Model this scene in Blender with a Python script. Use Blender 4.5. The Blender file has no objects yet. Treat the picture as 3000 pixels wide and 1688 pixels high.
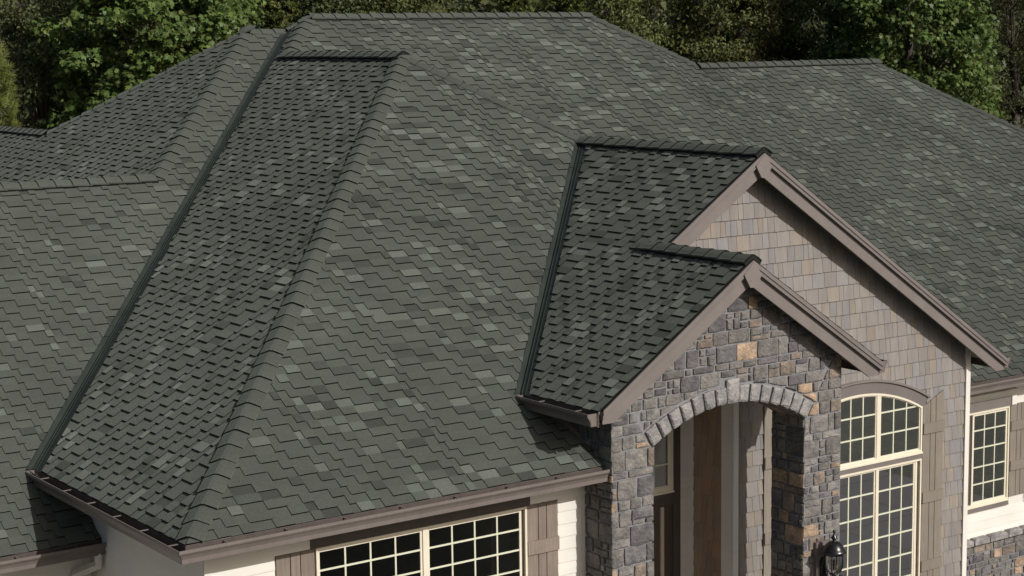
import bpy, math, random
import numpy as np
from mathutils import Vector, Matrix

# ------------------------------------------------------------------ camera, world, sun, exposure
sc = bpy.context.scene
COL = sc.collection
CAM = Vector((-8.203, -17.949, 5.580))
YAW, PITCH, ROLL, FPX = -0.61590, -0.14022, -0.01409, 5258.4
fwd = Vector((-math.sin(YAW)*math.cos(PITCH), math.cos(YAW)*math.cos(PITCH), math.sin(PITCH)))
rt = Vector((math.cos(YAW), math.sin(YAW), 0)); up = rt.cross(fwd)
c_, s_ = math.cos(ROLL), math.sin(ROLL)
rt2 = c_*rt+s_*up; up2 = -s_*rt+c_*up
cd = bpy.data.cameras.new('camera'); cam = bpy.data.objects.new('camera', cd); COL.objects.link(cam)
cam.matrix_world = Matrix(((rt2.x, up2.x, -fwd.x, CAM.x), (rt2.y, up2.y, -fwd.y, CAM.y), (rt2.z, up2.z, -fwd.z, CAM.z), (0, 0, 0, 1)))
cd.sensor_width = 36; cd.sensor_fit = 'HORIZONTAL'; cd.lens = FPX/3000*36; cd.clip_end = 2000; cd.clip_start = 0.1
sc.camera = cam
SUN_AZ, SUN_EL = math.radians(14.5), math.radians(32.5)
w = bpy.data.worlds.new('World'); sc.world = w; w.use_nodes = True
nt = w.node_tree; bg = nt.nodes['Background']
sky = nt.nodes.new('ShaderNodeTexSky'); sky.sky_type = 'NISHITA'; sky.sun_disc = False; sky.air_density = .8; sky.dust_density = 4.0; sky.ozone_density = .2
sky.sun_elevation = SUN_EL; sky.sun_rotation = math.pi-SUN_AZ
nt.links.new(sky.outputs[0], bg.inputs[0]); bg.inputs[1].default_value = 0.062
sd = bpy.data.lights.new('sun', 'SUN'); sun = bpy.data.objects.new('sun', sd); COL.objects.link(sun)
sd.energy = 3.5; sd.angle = math.radians(0.5); sd.color = (1.0, 0.965, 0.92)
SUNDIR = Vector((math.sin(SUN_AZ)*math.cos(SUN_EL), -math.cos(SUN_AZ)*math.cos(SUN_EL), math.sin(SUN_EL)))
sun.rotation_euler = SUNDIR.to_track_quat('Z', 'Y').to_euler(); sun.location = (10, -30, 30)
sc.view_settings.view_transform = 'Standard'; sc.view_settings.look = 'None'
sc.view_settings.exposure = 0.0; sc.view_settings.gamma = 1.0

def project(P):
    d = Vector(P)-CAM; zz = d.dot(fwd)
    return 1500+FPX*d.dot(rt2)/zz, 844-FPX*d.dot(up2)/zz, zz
def in_frame(P, m=30):
    u, v, zz = project(P)
    return zz > 0 and -m < u < 3000+m and -m < v < 1688+m

# ------------------------------------------------------------------ materials
def mat(name, col, rough=0.7, tone=True, noise=None, bump=None, metallic=0.0, spec=0.5, drough=0.0, coat=0):
    m = bpy.data.materials.new(name); m.use_nodes = True
    n = m.node_tree; B = n.nodes['Principled BSDF']
    B.inputs['Roughness'].default_value = rough; B.inputs['Metallic'].default_value = metallic
    B.inputs['Specular IOR Level'].default_value = spec
    B.inputs['Diffuse Roughness'].default_value = drough
    if coat: B.inputs['Coat Weight'].default_value = coat
    rgb = n.nodes.new('ShaderNodeRGB'); rgb.outputs[0].default_value = (*col, 1)
    cur = rgb.outputs[0]
    tc = n.nodes.new('ShaderNodeTexCoord')
    def mul(a, b, fac=1.0):
        x = n.nodes.new('ShaderNodeMix'); x.data_type = 'RGBA'; x.blend_type = 'MULTIPLY'; x.inputs[0].default_value = fac
        n.links.new(a, x.inputs[6]); n.links.new(b, x.inputs[7]); return x.outputs[2]
    if tone:
        at = n.nodes.new('ShaderNodeAttribute'); at.attribute_name = 'tone'
        cur = mul(cur, at.outputs['Color'])
    for nz in (noise or []):        # (scale xyz, lo, hi[, detail])
        mp = n.nodes.new('ShaderNodeMapping'); mp.inputs['Scale'].default_value = nz[0]
        n.links.new(tc.outputs['Object'], mp.inputs[0])
        t = n.nodes.new('ShaderNodeTexNoise'); t.inputs['Scale'].default_value = 1.0
        t.inputs['Detail'].default_value = nz[3] if len(nz) > 3 else 3
        n.links.new(mp.outputs[0], t.inputs['Vector'])
        r = n.nodes.new('ShaderNodeValToRGB')
        r.color_ramp.elements[0].position = .3; r.color_ramp.elements[1].position = .7
        lo, hi = nz[1], nz[2]
        lo = lo if isinstance(lo, tuple) else (lo,)*3; hi = hi if isinstance(hi, tuple) else (hi,)*3
        r.color_ramp.elements[0].color = (*lo, 1); r.color_ramp.elements[1].color = (*hi, 1)
        n.links.new(t.outputs[0], r.inputs[0]); cur = mul(cur, r.outputs[0])
    n.links.new(cur, B.inputs['Base Color'])
    if bump:
        mp = n.nodes.new('ShaderNodeMapping'); mp.inputs['Scale'].default_value = bump[0]
        n.links.new(tc.outputs['Object'], mp.inputs[0])
        t = n.nodes.new('ShaderNodeTexNoise'); t.inputs['Scale'].default_value = 1.0; t.inputs['Detail'].default_value = 4
        n.links.new(mp.outputs[0], t.inputs['Vector'])
        b = n.nodes.new('ShaderNodeBump'); b.inputs['Strength'].default_value = bump[1]; b.inputs['Distance'].default_value = bump[2]
        n.links.new(t.outputs[0], b.inputs['Height']); n.links.new(b.outputs[0], B.inputs['Normal'])
    return m

def I3(s): return (s, s, s)
M_GRAN = mat('shingle_granules', (.080, .0885, .0775), .95, drough=1.0, noise=[(I3(95), .72, 1.3, 2), (I3(1.1), .93, 1.07), (I3(.33), .90, 1.09), ((.5, .5, 4), .93, 1.07)], bump=(I3(130), .6, .006), spec=.2)
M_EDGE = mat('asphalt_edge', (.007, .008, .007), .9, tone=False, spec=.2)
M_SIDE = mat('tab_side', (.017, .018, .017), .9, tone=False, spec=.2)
M_VALLEY = mat('valley_metal', (.026, .034, .028), .6, tone=False, noise=[(I3(3), .8, 1.25)], metallic=.2)
M_GUT = mat('gutter_paint', (.168, .143, .132), .42, tone=False, noise=[(I3(2.5), .93, 1.06), ((20, 20, 3), .95, 1.05)], spec=.4)
M_GIN = mat('gutter_inside_shade_brown', (.075, .058, .052), .6, tone=False, noise=[(I3(8), .8, 1.15)])  # darkened brown: shade inside the gutter put into the colour
M_TRIM = mat('taupe_trim', (.168, .147, .138), .65, noise=[((3, 3, 3), .92, 1.07), (I3(60), .93, 1.07)], bump=((30, 30, 30), .12, .004))
M_SOFFIT = mat('soffit_paint', (.20, .175, .158), .7, tone=False, noise=[(I3(4), .9, 1.08)])
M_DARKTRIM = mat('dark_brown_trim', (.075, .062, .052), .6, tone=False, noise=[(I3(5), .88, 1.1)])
M_WHITE = mat('white_siding', (.74, .71, .655), .6, noise=[((2, 2, 2), .95, 1.03), ((2, 2, 60), .97, 1.02)], bump=((4, 4, 90), .15, .003))
M_CREAM = mat('cream_window_paint', (.74, .68, .55), .4, tone=False, noise=[(I3(6), .96, 1.03)])
M_MUNT = mat('muntin_paint', (.66, .66, .52), .4, tone=False, noise=[(I3(6), .96, 1.03)])
M_SHAKE = mat('cedar_siding', (.232, .216, .203), .75, noise=[((6, 6, 1.2), (.86, .86, .9), (1.1, 1.07, 1.02)), ((70, 70, 2.5), .9, 1.08)], bump=((90, 90, 4), .25, .004))
M_SHUT = mat('shutter_wood', (.215, .175, .145), .75, noise=[((45, 45, 2), .82, 1.12), ((3, 3, 3), .9, 1.1)], bump=((70, 70, 3), .3, .004))
M_STONE = mat('ledge_stone', (1, 1, 1), .88, noise=[(I3(7), (.60, .62, .66), (1.34, 1.31, 1.28), 5), (I3(45), .8, 1.2, 4)], bump=(I3(22), .9, .03))
M_MORTAR = mat('mortar', (.21, .213, .226), .95, tone=False, noise=[(I3(30), .8, 1.15)], bump=(I3(60), .6, .01))
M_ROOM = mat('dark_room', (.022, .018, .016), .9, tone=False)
M_CURT = mat('curtain_linen', (.30, .29, .27), .9, tone=False)
M_SILL = mat('inner_sill', (.5, .42, .34), .6, tone=False)
M_DOOR = mat('stained_door', (.075, .055, .042), .5, tone=False, noise=[((30, 30, 2), .75, 1.15)])
M_BLACK = mat('black_bronze', (.010, .010, .011), .28, tone=False, spec=.6)
M_CONC = mat('bounce_concrete', (.34, .33, .31), .85, noise=[(I3(.7), .9, 1.08), (I3(25), .9, 1.08)], bump=(I3(40), .3, .005))
M_ASPH = mat('driveway_asphalt', (.075, .074, .072), .85, noise=[(I3(.6), .85, 1.1), (I3(30), .85, 1.12)])
M_GROUND = mat('lawn_and_soil', (.045, .050, .030), .95, tone=False, noise=[(I3(.4), .6, 1.3), (I3(6), .7, 1.2)], bump=(I3(8), .6, .05))
M_HILL = mat('forest_floor', (.030, .032, .016), .95, tone=False, noise=[(I3(.5), .5, 1.3), (I3(4), .5, 1.4)], bump=(I3(3), .8, .3))
M_BARK = mat('bark', (.075, .058, .045), .9, tone=False, noise=[((6, 6, 1.5), .6, 1.3)], bump=((14, 14, 3), .7, .03))

def leafmat(name, col, trans):
    m = bpy.data.materials.new(name); m.use_nodes = True; n = m.node_tree
    out = n.nodes['Material Output']; B = n.nodes['Principled BSDF']
    B.inputs['Roughness'].default_value = .48; B.inputs['Specular IOR Level'].default_value = .35
    at = n.nodes.new('ShaderNodeAttribute'); at.attribute_name = 'tone'
    x = n.nodes.new('ShaderNodeMix'); x.data_type = 'RGBA'; x.blend_type = 'MULTIPLY'; x.inputs[0].default_value = 1
    x.inputs[6].default_value = (*col, 1); n.links.new(at.outputs['Color'], x.inputs[7])
    n.links.new(x.outputs[2], B.inputs['Base Color'])
    tr = n.nodes.new('ShaderNodeBsdfTranslucent'); n.links.new(x.outputs[2], tr.inputs[0])
    mx = n.nodes.new('ShaderNodeMixShader'); mx.inputs[0].default_value = trans
    n.links.new(B.outputs[0], mx.inputs[1]); n.links.new(tr.outputs[0], mx.inputs[2]); n.links.new(mx.outputs[0], out.inputs[0])
    return m
M_MAPLE = leafmat('maple_leaf', (.106, .162, .042), .35)
M_OAKISH = leafmat('small_leaf', (.128, .152, .060), .35)
M_PINE = leafmat('pine_needle', (.17, .21, .06), .25)
M_CEDAR = leafmat('cedar_frond', (.11, .14, .042), .3)

def glassmat():
    m = bpy.data.materials.new('window_glass'); m.use_nodes = True; n = m.node_tree
    out = n.nodes['Material Output']; n.nodes.remove(n.nodes['Principled BSDF'])
    t = n.nodes.new('ShaderNodeBsdfTransparent'); t.inputs[0].default_value = (.62, .62, .60, 1)
    g = n.nodes.new('ShaderNodeBsdfGlossy'); g.inputs['Roughness'].default_value = .02; g.inputs[0].default_value = (.6, .61, .63, 1)
    f = n.nodes.new('ShaderNodeFresnel'); f.inputs[0].default_value = 1.5
    mx = n.nodes.new('ShaderNodeMixShader'); n.links.new(f.outputs[0], mx.inputs[0])
    n.links.new(t.outputs[0], mx.inputs[1]); n.links.new(g.outputs[0], mx.inputs[2]); n.links.new(mx.outputs[0], out.inputs[0])
    return m
M_GLASS = glassmat()

# ------------------------------------------------------------------ mesh helpers
class MB:
    def __init__(s): s.v = []; s.f = []; s.m = []; s.t = []
    def add(s, verts, faces, mi=0, tone=(1, 1, 1)):
        o = len(s.v); s.v += [tuple(p) for p in verts]
        for k, f in enumerate(faces):
            s.f.append([o+i for i in f]); s.m.append(mi[k] if isinstance(mi, (list, tuple)) else mi); s.t.append(tone)
    def box(s, a, b, mi=0, tone=(1, 1, 1)):
        x0, y0, z0 = a; x1, y1, z1 = b
        s.add([(x0,y0,z0),(x1,y0,z0),(x1,y1,z0),(x0,y1,z0),(x0,y0,z1),(x1,y0,z1),(x1,y1,z1),(x0,y1,z1)],
              [(3,2,1,0),(4,5,6,7),(0,1,5,4),(1,2,6,5),(2,3,7,6),(3,0,4,7)], mi, tone)
    def prism(s, poly, dvec, mi=0, tone=(1, 1, 1)):          # extrude a planar polygon (list of 3D points) by dvec
        n = len(poly); d = Vector(dvec); P = [Vector(p) for p in poly]; Q = [p+d for p in P]
        s.add(P+Q, [list(range(n))[::-1], [n+i for i in range(n)]]+[(i, (i+1) % n, n+(i+1) % n, n+i) for i in range(n)], mi, tone)
    def lathe(s, prof, ctr, n=24, mi=0):
        cx, cy, cz = ctr; vs = []
        for r, zz in prof:
            for k in range(n):
                a = 2*math.pi*k/n; vs.append((cx+r*math.cos(a), cy+r*math.sin(a), cz+zz))
        fs = []
        for i in range(len(prof)-1):
            for k in range(n):
                k2 = (k+1) % n; fs.append((i*n+k, i*n+k2, (i+1)*n+k2, (i+1)*n+k))
        s.add(vs, fs, mi)
    def tube(s, pts, rads, n=8, mi=0):
        vs = []; pts = [Vector(p) for p in pts]
        for i, p in enumerate(pts):
            d = (pts[min(i+1, len(pts)-1)]-pts[max(i-1, 0)]).normalized()
            a = d.cross(Vector((0, 0, 1)));
            if a.length < 1e-3: a = Vector((1, 0, 0))
            a.normalize(); b = d.cross(a)
            for k in range(n):
                t = 2*math.pi*k/n; vs.append(p+rads[i]*(math.cos(t)*a+math.sin(t)*b))
        fs = [(i*n+k, i*n+(k+1) % n, (i+1)*n+(k+1) % n, (i+1)*n+k) for i in range(len(pts)-1) for k in range(n)]
        fs.append(list(range(n))[::-1]); fs.append([(len(pts)-1)*n+k for k in range(n)])
        s.add(vs, fs, mi)
    def mesh(s, name, mats, smooth=False):
        me = bpy.data.meshes.new(name); me.from_pydata(s.v, [], s.f)
        for m in mats: me.materials.append(m)
        me.polygons.foreach_set('material_index', s.m)
        at = me.attributes.new('tone', 'FLOAT_COLOR', 'FACE')
        at.data.foreach_set('color', [c for t in s.t for c in (t[0], t[1], t[2], 1)])
        if smooth: me.polygons.foreach_set('use_smooth', [True]*len(s.f))
        me.update(); return me
    def build(s, name, mats, parent=None, smooth=False):
        if not isinstance(mats, (list, tuple)): mats = [mats]
        return link(name, s.mesh(name, mats, smooth), parent)
def link(name, data, parent=None, loc=None):
    o = bpy.data.objects.new(name, data); COL.objects.link(o)
    if parent is not None:
        o.parent = parent
        if parent.type == 'EMPTY': o.matrix_parent_inverse = Matrix.Translation(-parent.location)
    if loc is not None: o.location = loc
    return o
def thing(name, label, cat, loc, group=None):
    o = bpy.data.objects.new(name, None); COL.objects.link(o); o.location = loc
    o['label'] = label; o['category'] = cat
    if group: o['group'] = group
    return o
def join(meshes_mb):
    r = MB()
    for m in meshes_mb:
        o = len(r.v); r.v += m.v; r.f += [[o+i for i in f] for f in m.f]; r.m += m.m; r.t += m.t
    return r
def clip_hp(poly, a, b, c):                                   # keep a*x+b*y <= c
    out = []; n = len(poly)
    for i in range(n):
        p, q = poly[i], poly[(i+1) % n]; dp = a*p[0]+b*p[1]-c; dq = a*q[0]+b*q[1]-c
        if dp <= 0: out.append(p)
        if (dp < 0 < dq) or (dq < 0 < dp):
            t = dp/(dp-dq); out.append((p[0]+t*(q[0]-p[0]), p[1]+t*(q[1]-p[1])))
    return out
def area2(poly): return .5*sum(poly[i][0]*poly[(i+1) % len(poly)][1]-poly[(i+1) % len(poly)][0]*poly[i][1] for i in range(len(poly)))
def halfplanes(poly):
    if area2(poly) < 0: poly = poly[::-1]
    r = []
    for i in range(len(poly)):
        (x0, y0), (x1, y1) = poly[i], poly[(i+1) % len(poly)]; a, b = y1-y0, -(x1-x0)
        r.append((a, b, a*x0+b*y0))
    return r
def clip_conv(poly, hps):
    for h in hps:
        if len(poly) < 3: return []
        poly = clip_hp(poly, *h)
    return poly
R = random.Random(11)

# ------------------------------------------------------------------ plan of the house (metres, z = 0 at the near eave)
P = 2/3; GZ = -5.2
a = 7.90; Y1 = 4.592; YM = 4.07; XM = 8.967; XM2 = 15.875; ZL = 5.734; XL = 7.71
YL = Y1+ZL/P; YLW = YL-3.609; XLW = XL-3.609; ZLW = ZL-P*3.609
Y2R = 11.355; X2A = 17.56; X3 = 22.834; Z2 = 4.857
XE, ZE = 5.514, .84; XR1, ZR1, YG1 = 10.0, 3.83, 1.373; XR2, ZR2, YG2 = 8.115, 2.574, -.425
VG = XE-ZE/P                                                   # valley line of the gable: x-y = VG
X6, Z6 = 4.82, 3.811; YR = YM+XM; ZM = P*XM
house = thing('house', 'large house with grey-green shingled hip roof, stone arched entry and taupe gables', 'house', (8, 6, GZ))

pieces_shingle = []      # (score, MB, slope part)
def slope(label, z0, gx, gy, polys, deck=None, seed=1, plight=.12, pdark=.12, anchor=None, vis=True):
    """one roof plane z = z0+gx*x+gy*y ; polys = convex plan polygons that carry shingles"""
    g = Vector((gx, gy)); gl = g.length
    upv = Vector((gx/gl, gy/gl, gl)).normalized(); nrm = Vector((-gx, -gy, 1)).normalized(); e = upv.cross(nrm)
    O = Vector((anchor[0], anchor[1], z0+gx*anchor[0]+gy*anchor[1]))
    def st(p):
        q = Vector((p[0], p[1], z0+gx*p[0]+gy*p[1]))-O; return (q.dot(e), q.dot(upv))
    def W(s, t, n): return O+e*s+upv*t+nrm*n
    dk = MB()
    for pl in (deck or polys):
        pts = [Vector((p[0], p[1], z0+gx*p[0]+gy*p[1]))-nrm*.001 for p in pl]
        dk.prism(pts, -nrm*.09)
    part = dk.build('roof_slope', [M_SOFFIT], house); part['label'] = label
    PL = [[st(p) for p in pl] for pl in polys]; HP = [halfplanes(p) for p in PL]
    s0 = min(p[0] for q in PL for p in q)-.3; s1 = max(p[0] for q in PL for p in q)+.3
    t1 = max(p[1] for q in PL for p in q)
    rr = random.Random(seed); EX = .143
    ed = [s0]
    while ed[-1] < s1: ed.append(ed[-1]+rr.choice((.12, .14, .17, .20, .23, .26))+rr.uniform(-.015, .015))
    nrow = int(t1/EX)+1
    allp = []; carry = {}
    for k in range(-1, nrow):
        ed = [x+rr.gauss(0, .013) for x in ed]
        for i in range(1, len(ed)):
            if ed[i]-ed[i-1] < .085: ed[i] = ed[i-1]+.085+rr.random()*.02
            if ed[i]-ed[i-1] > .35: ed[i] = ed[i-1]+.29
        ta, tb = k*EX, (k+1)*EX
        for i in range(len(ed)-1):
            tab = (i+k) % 2 == 0; tj = rr.uniform(-.005, .004) if tab else 0
            rect = [(ed[i], ta+tj), (ed[i+1], ta+tj+rr.uniform(-.002, .002)), (ed[i+1], tb), (ed[i], tb)]
            q = rr.random()
            tn = rr.uniform(1.35, 1.68) if q < plight else (rr.uniform(.62, .80) if q < plight+pdark else rr.uniform(.94, 1.06))
            if (k, i) in carry: tn = carry[(k, i)]
            elif q < plight+pdark and rr.random() < .45: carry[(k+1, i-1)] = tn
            for hp in HP:
                pg = clip_conv(rect, hp)
                if len(pg) < 3 or abs(area2(pg)) < .0009: continue
                hi = .0225 if tab else .0100; lo = .0135 if tab else .0030
                wob = rr.uniform(-.0012, .0016)
                def nz(t): return lo+(hi-lo)*(tb-t)/EX+wob*(tb-t)/EX
                top = [W(s, t, nz(t)) for s, t in pg]; bot = [W(s, t, -.002) for s, t in pg]; n = len(pg)
                fs = [list(range(n))]; mi = [0]
                for j in range(n):
                    j2 = (j+1) % n
                    fs.append((j, n+j, n+j2, j2)); mi.append(0 if pg[j][1] > tb-1e-6 and pg[j2][1] > tb-1e-6 else (1 if abs(pg[j][1]-pg[j2][1]) < .02 else 2))
                m = MB(); m.add(top+bot, fs, mi, (tn*rr.uniform(.985, 1.015), tn, tn*rr.uniform(.98, 1.01)))
                sc_ = 0
                if vis:
                    c = W(sum(p[0] for p in pg)/n, sum(p[1] for p in pg)/n, .01)
                    if in_frame(c, -40):
                        v = (CAM-c); dd = v.length; sc_ = abs(area2(pg))*max(v.dot(nrm)/dd, 0)/dd**2
                allp.append((sc_, m))
    pieces_shingle.append((part, allp))
    return part

vA, vB = .10, .20
LW_X = -9.0
# --- near wing (hip end)
s_front = slope('front slope of the near hip wing with mixed light and dark shingles', 0, 0, P, [
    [(0, 0), (5.92, 0), (5.92, .4), (VG+ZE/P+.02-vA, ZE/P), (ZE/P, ZE/P)],
    [(ZE/P, ZE/P), (VG+ZE/P-vA, ZE/P), (VG+ZR1/P-vA, ZR1/P), (ZR1/P, ZR1/P)],
    [(ZR1/P, ZR1/P), (15.8-ZR1/P-.05, ZR1/P), (a, a)]],
    deck=[[(0, 0), (5.92, 0), (5.92, 1.2), (VG+ZE/P, ZE/P), (ZE/P, ZE/P)], [(ZE/P, ZE/P), (VG+ZE/P, ZE/P), (VG+ZR1/P, ZR1/P), (a, a)]],
    seed=3, plight=.09, pdark=.08, anchor=(0, 0))
s_left = slope('left slope of the near hip wing between valley and hip', 0, P, 0, [
    [(0, 0), (a, a), (a, Y1+a-vB), (0, Y1-vB)],
    [(a, YM+a), (ZL/P, YM+ZL/P), (ZL/P, Y1+ZL/P-vB), (a, Y1+a-vB)]],
    deck=[[(0, 0), (a, a), (a, Y1+a), (0, Y1)], [(a, YM+a), (XM, YM+XM), (ZL/P, Y1+ZL/P), (a, Y1+a)]],
    seed=4, plight=.06, pdark=.05, anchor=(0, 0))
# --- left wing front plane
yb = Y1-.773/P
s_fl = slope('front slope of the far left wing', -P*Y1, 0, P, [
    [(LW_X, yb), (.40, yb), (.40, Y1-.45), (-.12, Y1), (LW_X, Y1)],
    [(LW_X, Y1), (-vA, Y1), (YLW-Y1-vA, YLW), (LW_X, YLW)],
    [(XLW, YLW), (YLW-Y1-vA, YLW), (YL-Y1-vA, YL), (XL, YL)]],
    deck=[[(LW_X, yb), (.42, yb), (.42, Y1), (LW_X, Y1)], [(LW_X, Y1), (0, Y1), (YLW-Y1, YLW), (LW_X, YLW)],
          [(XLW, YLW), (YLW-Y1, YLW), (YL-Y1, YL), (XL, YL)]], seed=5, plight=.02, pdark=.03, anchor=(0, yb))
s_p6 = slope('left facing slope of the far left hip end', ZL-P*XL, P, 0, [
    [(X6, X6+YL-XL), (XL, YL), (X6, YL+XL-X6)],
    [(XLW, YLW), (X6, X6+YL-XL), (X6, 28), (XLW, 28)],
    [(-6, YLW+XLW+6), (XLW, YLW), (XLW, 28), (-6, 28)]], seed=6, plight=.02, pdark=.03, anchor=(-6, 20))
# --- main roof front plane
s_main = slope('large front slope of the main roof', -P*YM, 0, P, [
    [(19.85-Y2R, Y2R), (X2A, Y2R), (XM2, YR), (XM, YR), (a+.02, YM+a)],
    [(19.85-4.3, 4.3), (X3+Y2R-4.3, 4.3), (X3, Y2R), (19.85-Y2R, Y2R)],
    [(15.05, 3.022), (30, 3.022), (X3+Y2R-4.3, 4.3), (15.05, 4.3)]], seed=8, plight=.085, pdark=.08, anchor=(15, 3.022))
# --- entry gables
s_gl = slope('left slope of the entry gables', ZE-P*XE, P, 0, [
    [(XE, YG2), (XR2, YG2), (XR2, XR2-VG-vB), (XE, XE-VG-vB)],
    [(XR2, YG1), (XR1, YG1), (XR1, XR1-VG-vB), (XR2, XR2-VG-vB)]],
    deck=[[(XE, YG2+.02), (XR2, YG2+.02), (XR2, XR2-VG), (XE, XE-VG)], [(XR2, YG1+.02), (XR1, YG1+.02), (XR1, XR1-VG), (XR2, XR2-VG)]],
    seed=9, plight=.08, pdark=.10, anchor=(XE, 0))
slope('right slope of the tall gable', ZR1+P*XR1, -P, 0, [[(XR1, YG1), (15.56, YG1), (15.56, 4.3), (XR1, 19.85-XR1)]],
      deck=[[(XR1, YG1+.02), (15.56, YG1+.02), (15.56, 4.3), (XR1, 19.85-XR1)]], seed=12, anchor=(15.56, 0), vis=False)
slope('right slope of the low stone gable', ZR2+P*XR2, -P, 0, [[(XR2, YG2), (10.63, YG2), (10.63, 1.75), (XR2, 1.75)]],
      deck=[[(XR2, YG2+.02), (10.63, YG2+.02), (10.63, 1.75), (XR2, 1.75)]], seed=13, anchor=(10.63, 0), vis=False)
slope('right slope of the near hip wing', P*15.8, -P, 0, [[(a, a), (15.8-ZR1/P, ZR1/P), (10.6, 9.25), (a, YM+a)]], seed=14, anchor=(10.6, 8), vis=False)
# back planes that only show their ridge line
slope('back slope of the main roof', P*(2*YR-YM), 0, -P, [[(XM, YR), (XM2, YR), (XM2+3, YR+3), (XM-3, YR+3)]], seed=15, anchor=(10, YR+3), vis=False)
slope('right hip slope of the main roof', ZM+P*XM2, -P, 0, [[(XM2, YR), (X2A, Y2R), (X2A+2, Y2R), (XM2+3, YR+3)]], seed=16, anchor=(X2A+2, 12), vis=False)
slope('back slope of the right wing', Z2+P*Y2R, 0, -P, [[(X2A, Y2R), (X3, Y2R), (X3+4, Y2R+4), (X2A, Y2R+4)]], seed=17, anchor=(20, Y2R+4), vis=False)
slope('right hip slope of the right wing', Z2+P*X3, -P, 0, [[(X3, Y2R), (X3+7, Y2R-7), (X3+7, Y2R+4), (X3+4, Y2R+4)]], seed=18, anchor=(X3+7, 12), vis=False)
slope('back slope of the far left wing', ZLW+P*YLW, 0, -P, [[(LW_X, YLW), (XLW, YLW), (LW_X, YLW+XLW-LW_X)]], seed=19, anchor=(-5, YLW+4), vis=False)
slope('back slope of the far left hip', ZL+P*YL, 0, -P, [[(XL, YL), (ZL/P+.3, YL), (ZL/P+.3, YL+3), (X6, YL+3)]], seed=20, anchor=(6, YL+3), vis=False)
slope('right slope of the rear wing', Z6+P*X6, -P, 0, [[(X6, YL+XL-X6), (X6+2.5, YL+XL-X6), (X6+2.5, 28), (X6, 28)]], seed=21, anchor=(X6+2.5, 20), vis=False)
flat = sorted(((q[0], i, j) for i, (pt, ap) in enumerate(pieces_shingle) for j, q in enumerate(ap)), reverse=True)[:300]
chosen = {(i, j) for _, i, j in flat}
for i, (pt, ap) in enumerate(pieces_shingle):
    rest = [q[1] for j, q in enumerate(ap) if (i, j) not in chosen]
    if rest:
        o = join(rest).build('shingles', [M_GRAN, M_EDGE, M_SIDE], pt); o['kind'] = 'stuff'
    for j, q in enumerate(ap):
        if (i, j) in chosen: q[1].build('shingle', [M_GRAN, M_EDGE, M_SIDE], pt)

# ------------------------------------------------------------------ ridge and hip caps, ridge vents
def caps(P0, P1, n1, n2, part, vent=False, seed=0, start=.0, wing=.16):
    """caps laid from P0 to P1, butts facing P0; n1,n2 = upward normals of the two planes"""
    P0, P1 = Vector(P0), Vector(P1); d = (P1-P0).normalized(); L = (P1-P0).length
    n1, n2 = Vector(n1).normalized(), Vector(n2).normalized(); b = (n1+n2).normalized()
    def wv(n):
        v = d.cross(n).normalized(); return v if v.z < 0 or v.dot(b) < 0 else -v
    w1, w2 = wv(n1), wv(n2)
    if w1.dot(w2) > .99: w2 = -w1
    lift = .044 if vent else .004; wing = .148 if vent else wing
    rr = random.Random(seed); EXP = .277
    if vent:
        m = MB(); hb = .048
        sec = [w1*.155+n1*.004, w1*.15+n1*hb, b*(hb+.012), w2*.15+n2*hb, w2*.155+n2*.004]
        m.prism([P0+s_ for s_ in sec], P1-P0)
        m.build('ridge_vent', [M_SIDE], part)
    variants = []
    for k in range(4):
        m = MB(); th = .020; tn = rr.uniform(.92, 1.06)
        def ring(x, h, sag):
            o = b*0
            return [d*x+w1*wing+n1*(h-sag), d*x+w1*wing*.5+n1*h, d*x+w1*.025+b*(h+.004), d*x+w2*.025+b*(h+.004), d*x+w2*wing*.5+n2*h, d*x+w2*wing+n2*(h-sag)]
        A = ring(0, .037+lift, .004); Bq = ring(EXP+.05, .012+lift, 0)
        A2 = [p-b*(th+.004) for p in A]; B2 = [p-b*th for p in Bq]
        vs = A+Bq+A2+B2; fs = []; mi = []
        for i in range(5): fs.append((i, i+1, 7+i, 6+i)); mi.append(0)
        for i in range(5): fs.append((i, 12+i, 13+i, i+1)); mi.append(1)
        fs.append((0, 6, 18, 12)); mi.append(0); fs.append((5, 17, 23, 11)); mi.append(0)
        m.add(vs, fs, mi, (tn, tn, tn)); variants.append(m.mesh('ridge_cap', [M_GRAN, M_EDGE]))
    x = start
    while x < L-.08:
        o = link('ridge_cap', variants[rr.randrange(4)], part, P0+d*x+b*rr.uniform(0, .005)+w1*rr.uniform(-.006, .006)); o.rotation_euler = (rr.uniform(-.012, .012), rr.uniform(-.012, .012), rr.uniform(-.012, .012)); x += EXP+rr.uniform(-.012, .012)
NL, NR, NF, NB = Vector((-P, 0, 1)), Vector((P, 0, 1)), Vector((0, -P, 1)), Vector((0, P, 1))
caps((.07, .07, .07*P), (a, a, P*a), NL, NF, s_front, seed=1)
caps((15.8-ZR1/P, ZR1/P, ZR1), (a, a, P*a), NF, NR, s_front, seed=2)
caps((a, a-.05, P*a), (a, YM+a, P*a), NL, NR, s_left, vent=True, seed=3)
caps((a, YM+a, P*a), (XM, YR, ZM), NL, NF, s_main, seed=4)
caps((XM, YR, ZM), (XM2, YR, ZM), NF, NB, s_main, vent=True, seed=5)
caps((X2A, Y2R, Z2), (XM2, YR, ZM), NF, NR, s_main, seed=6)
caps((X2A-.1, Y2R, Z2), (X3, Y2R, Z2), NF, NB, s_main, vent=True, seed=7)
caps((X3+6, Y2R-6, Z2-4), (X3, Y2R, Z2), NF, NR, s_main, seed=8)
caps((XLW, YLW, ZLW), (XL, YL, ZL), NL, NF, s_fl, seed=9)
caps((XL, YL, ZL), (ZL/P+.25, YL, ZL), NF, NB, s_fl, seed=10)
caps((ZL/P-.02, YL, ZL), (XM, YR, ZM), NL, NB, s_left, seed=20)
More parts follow.
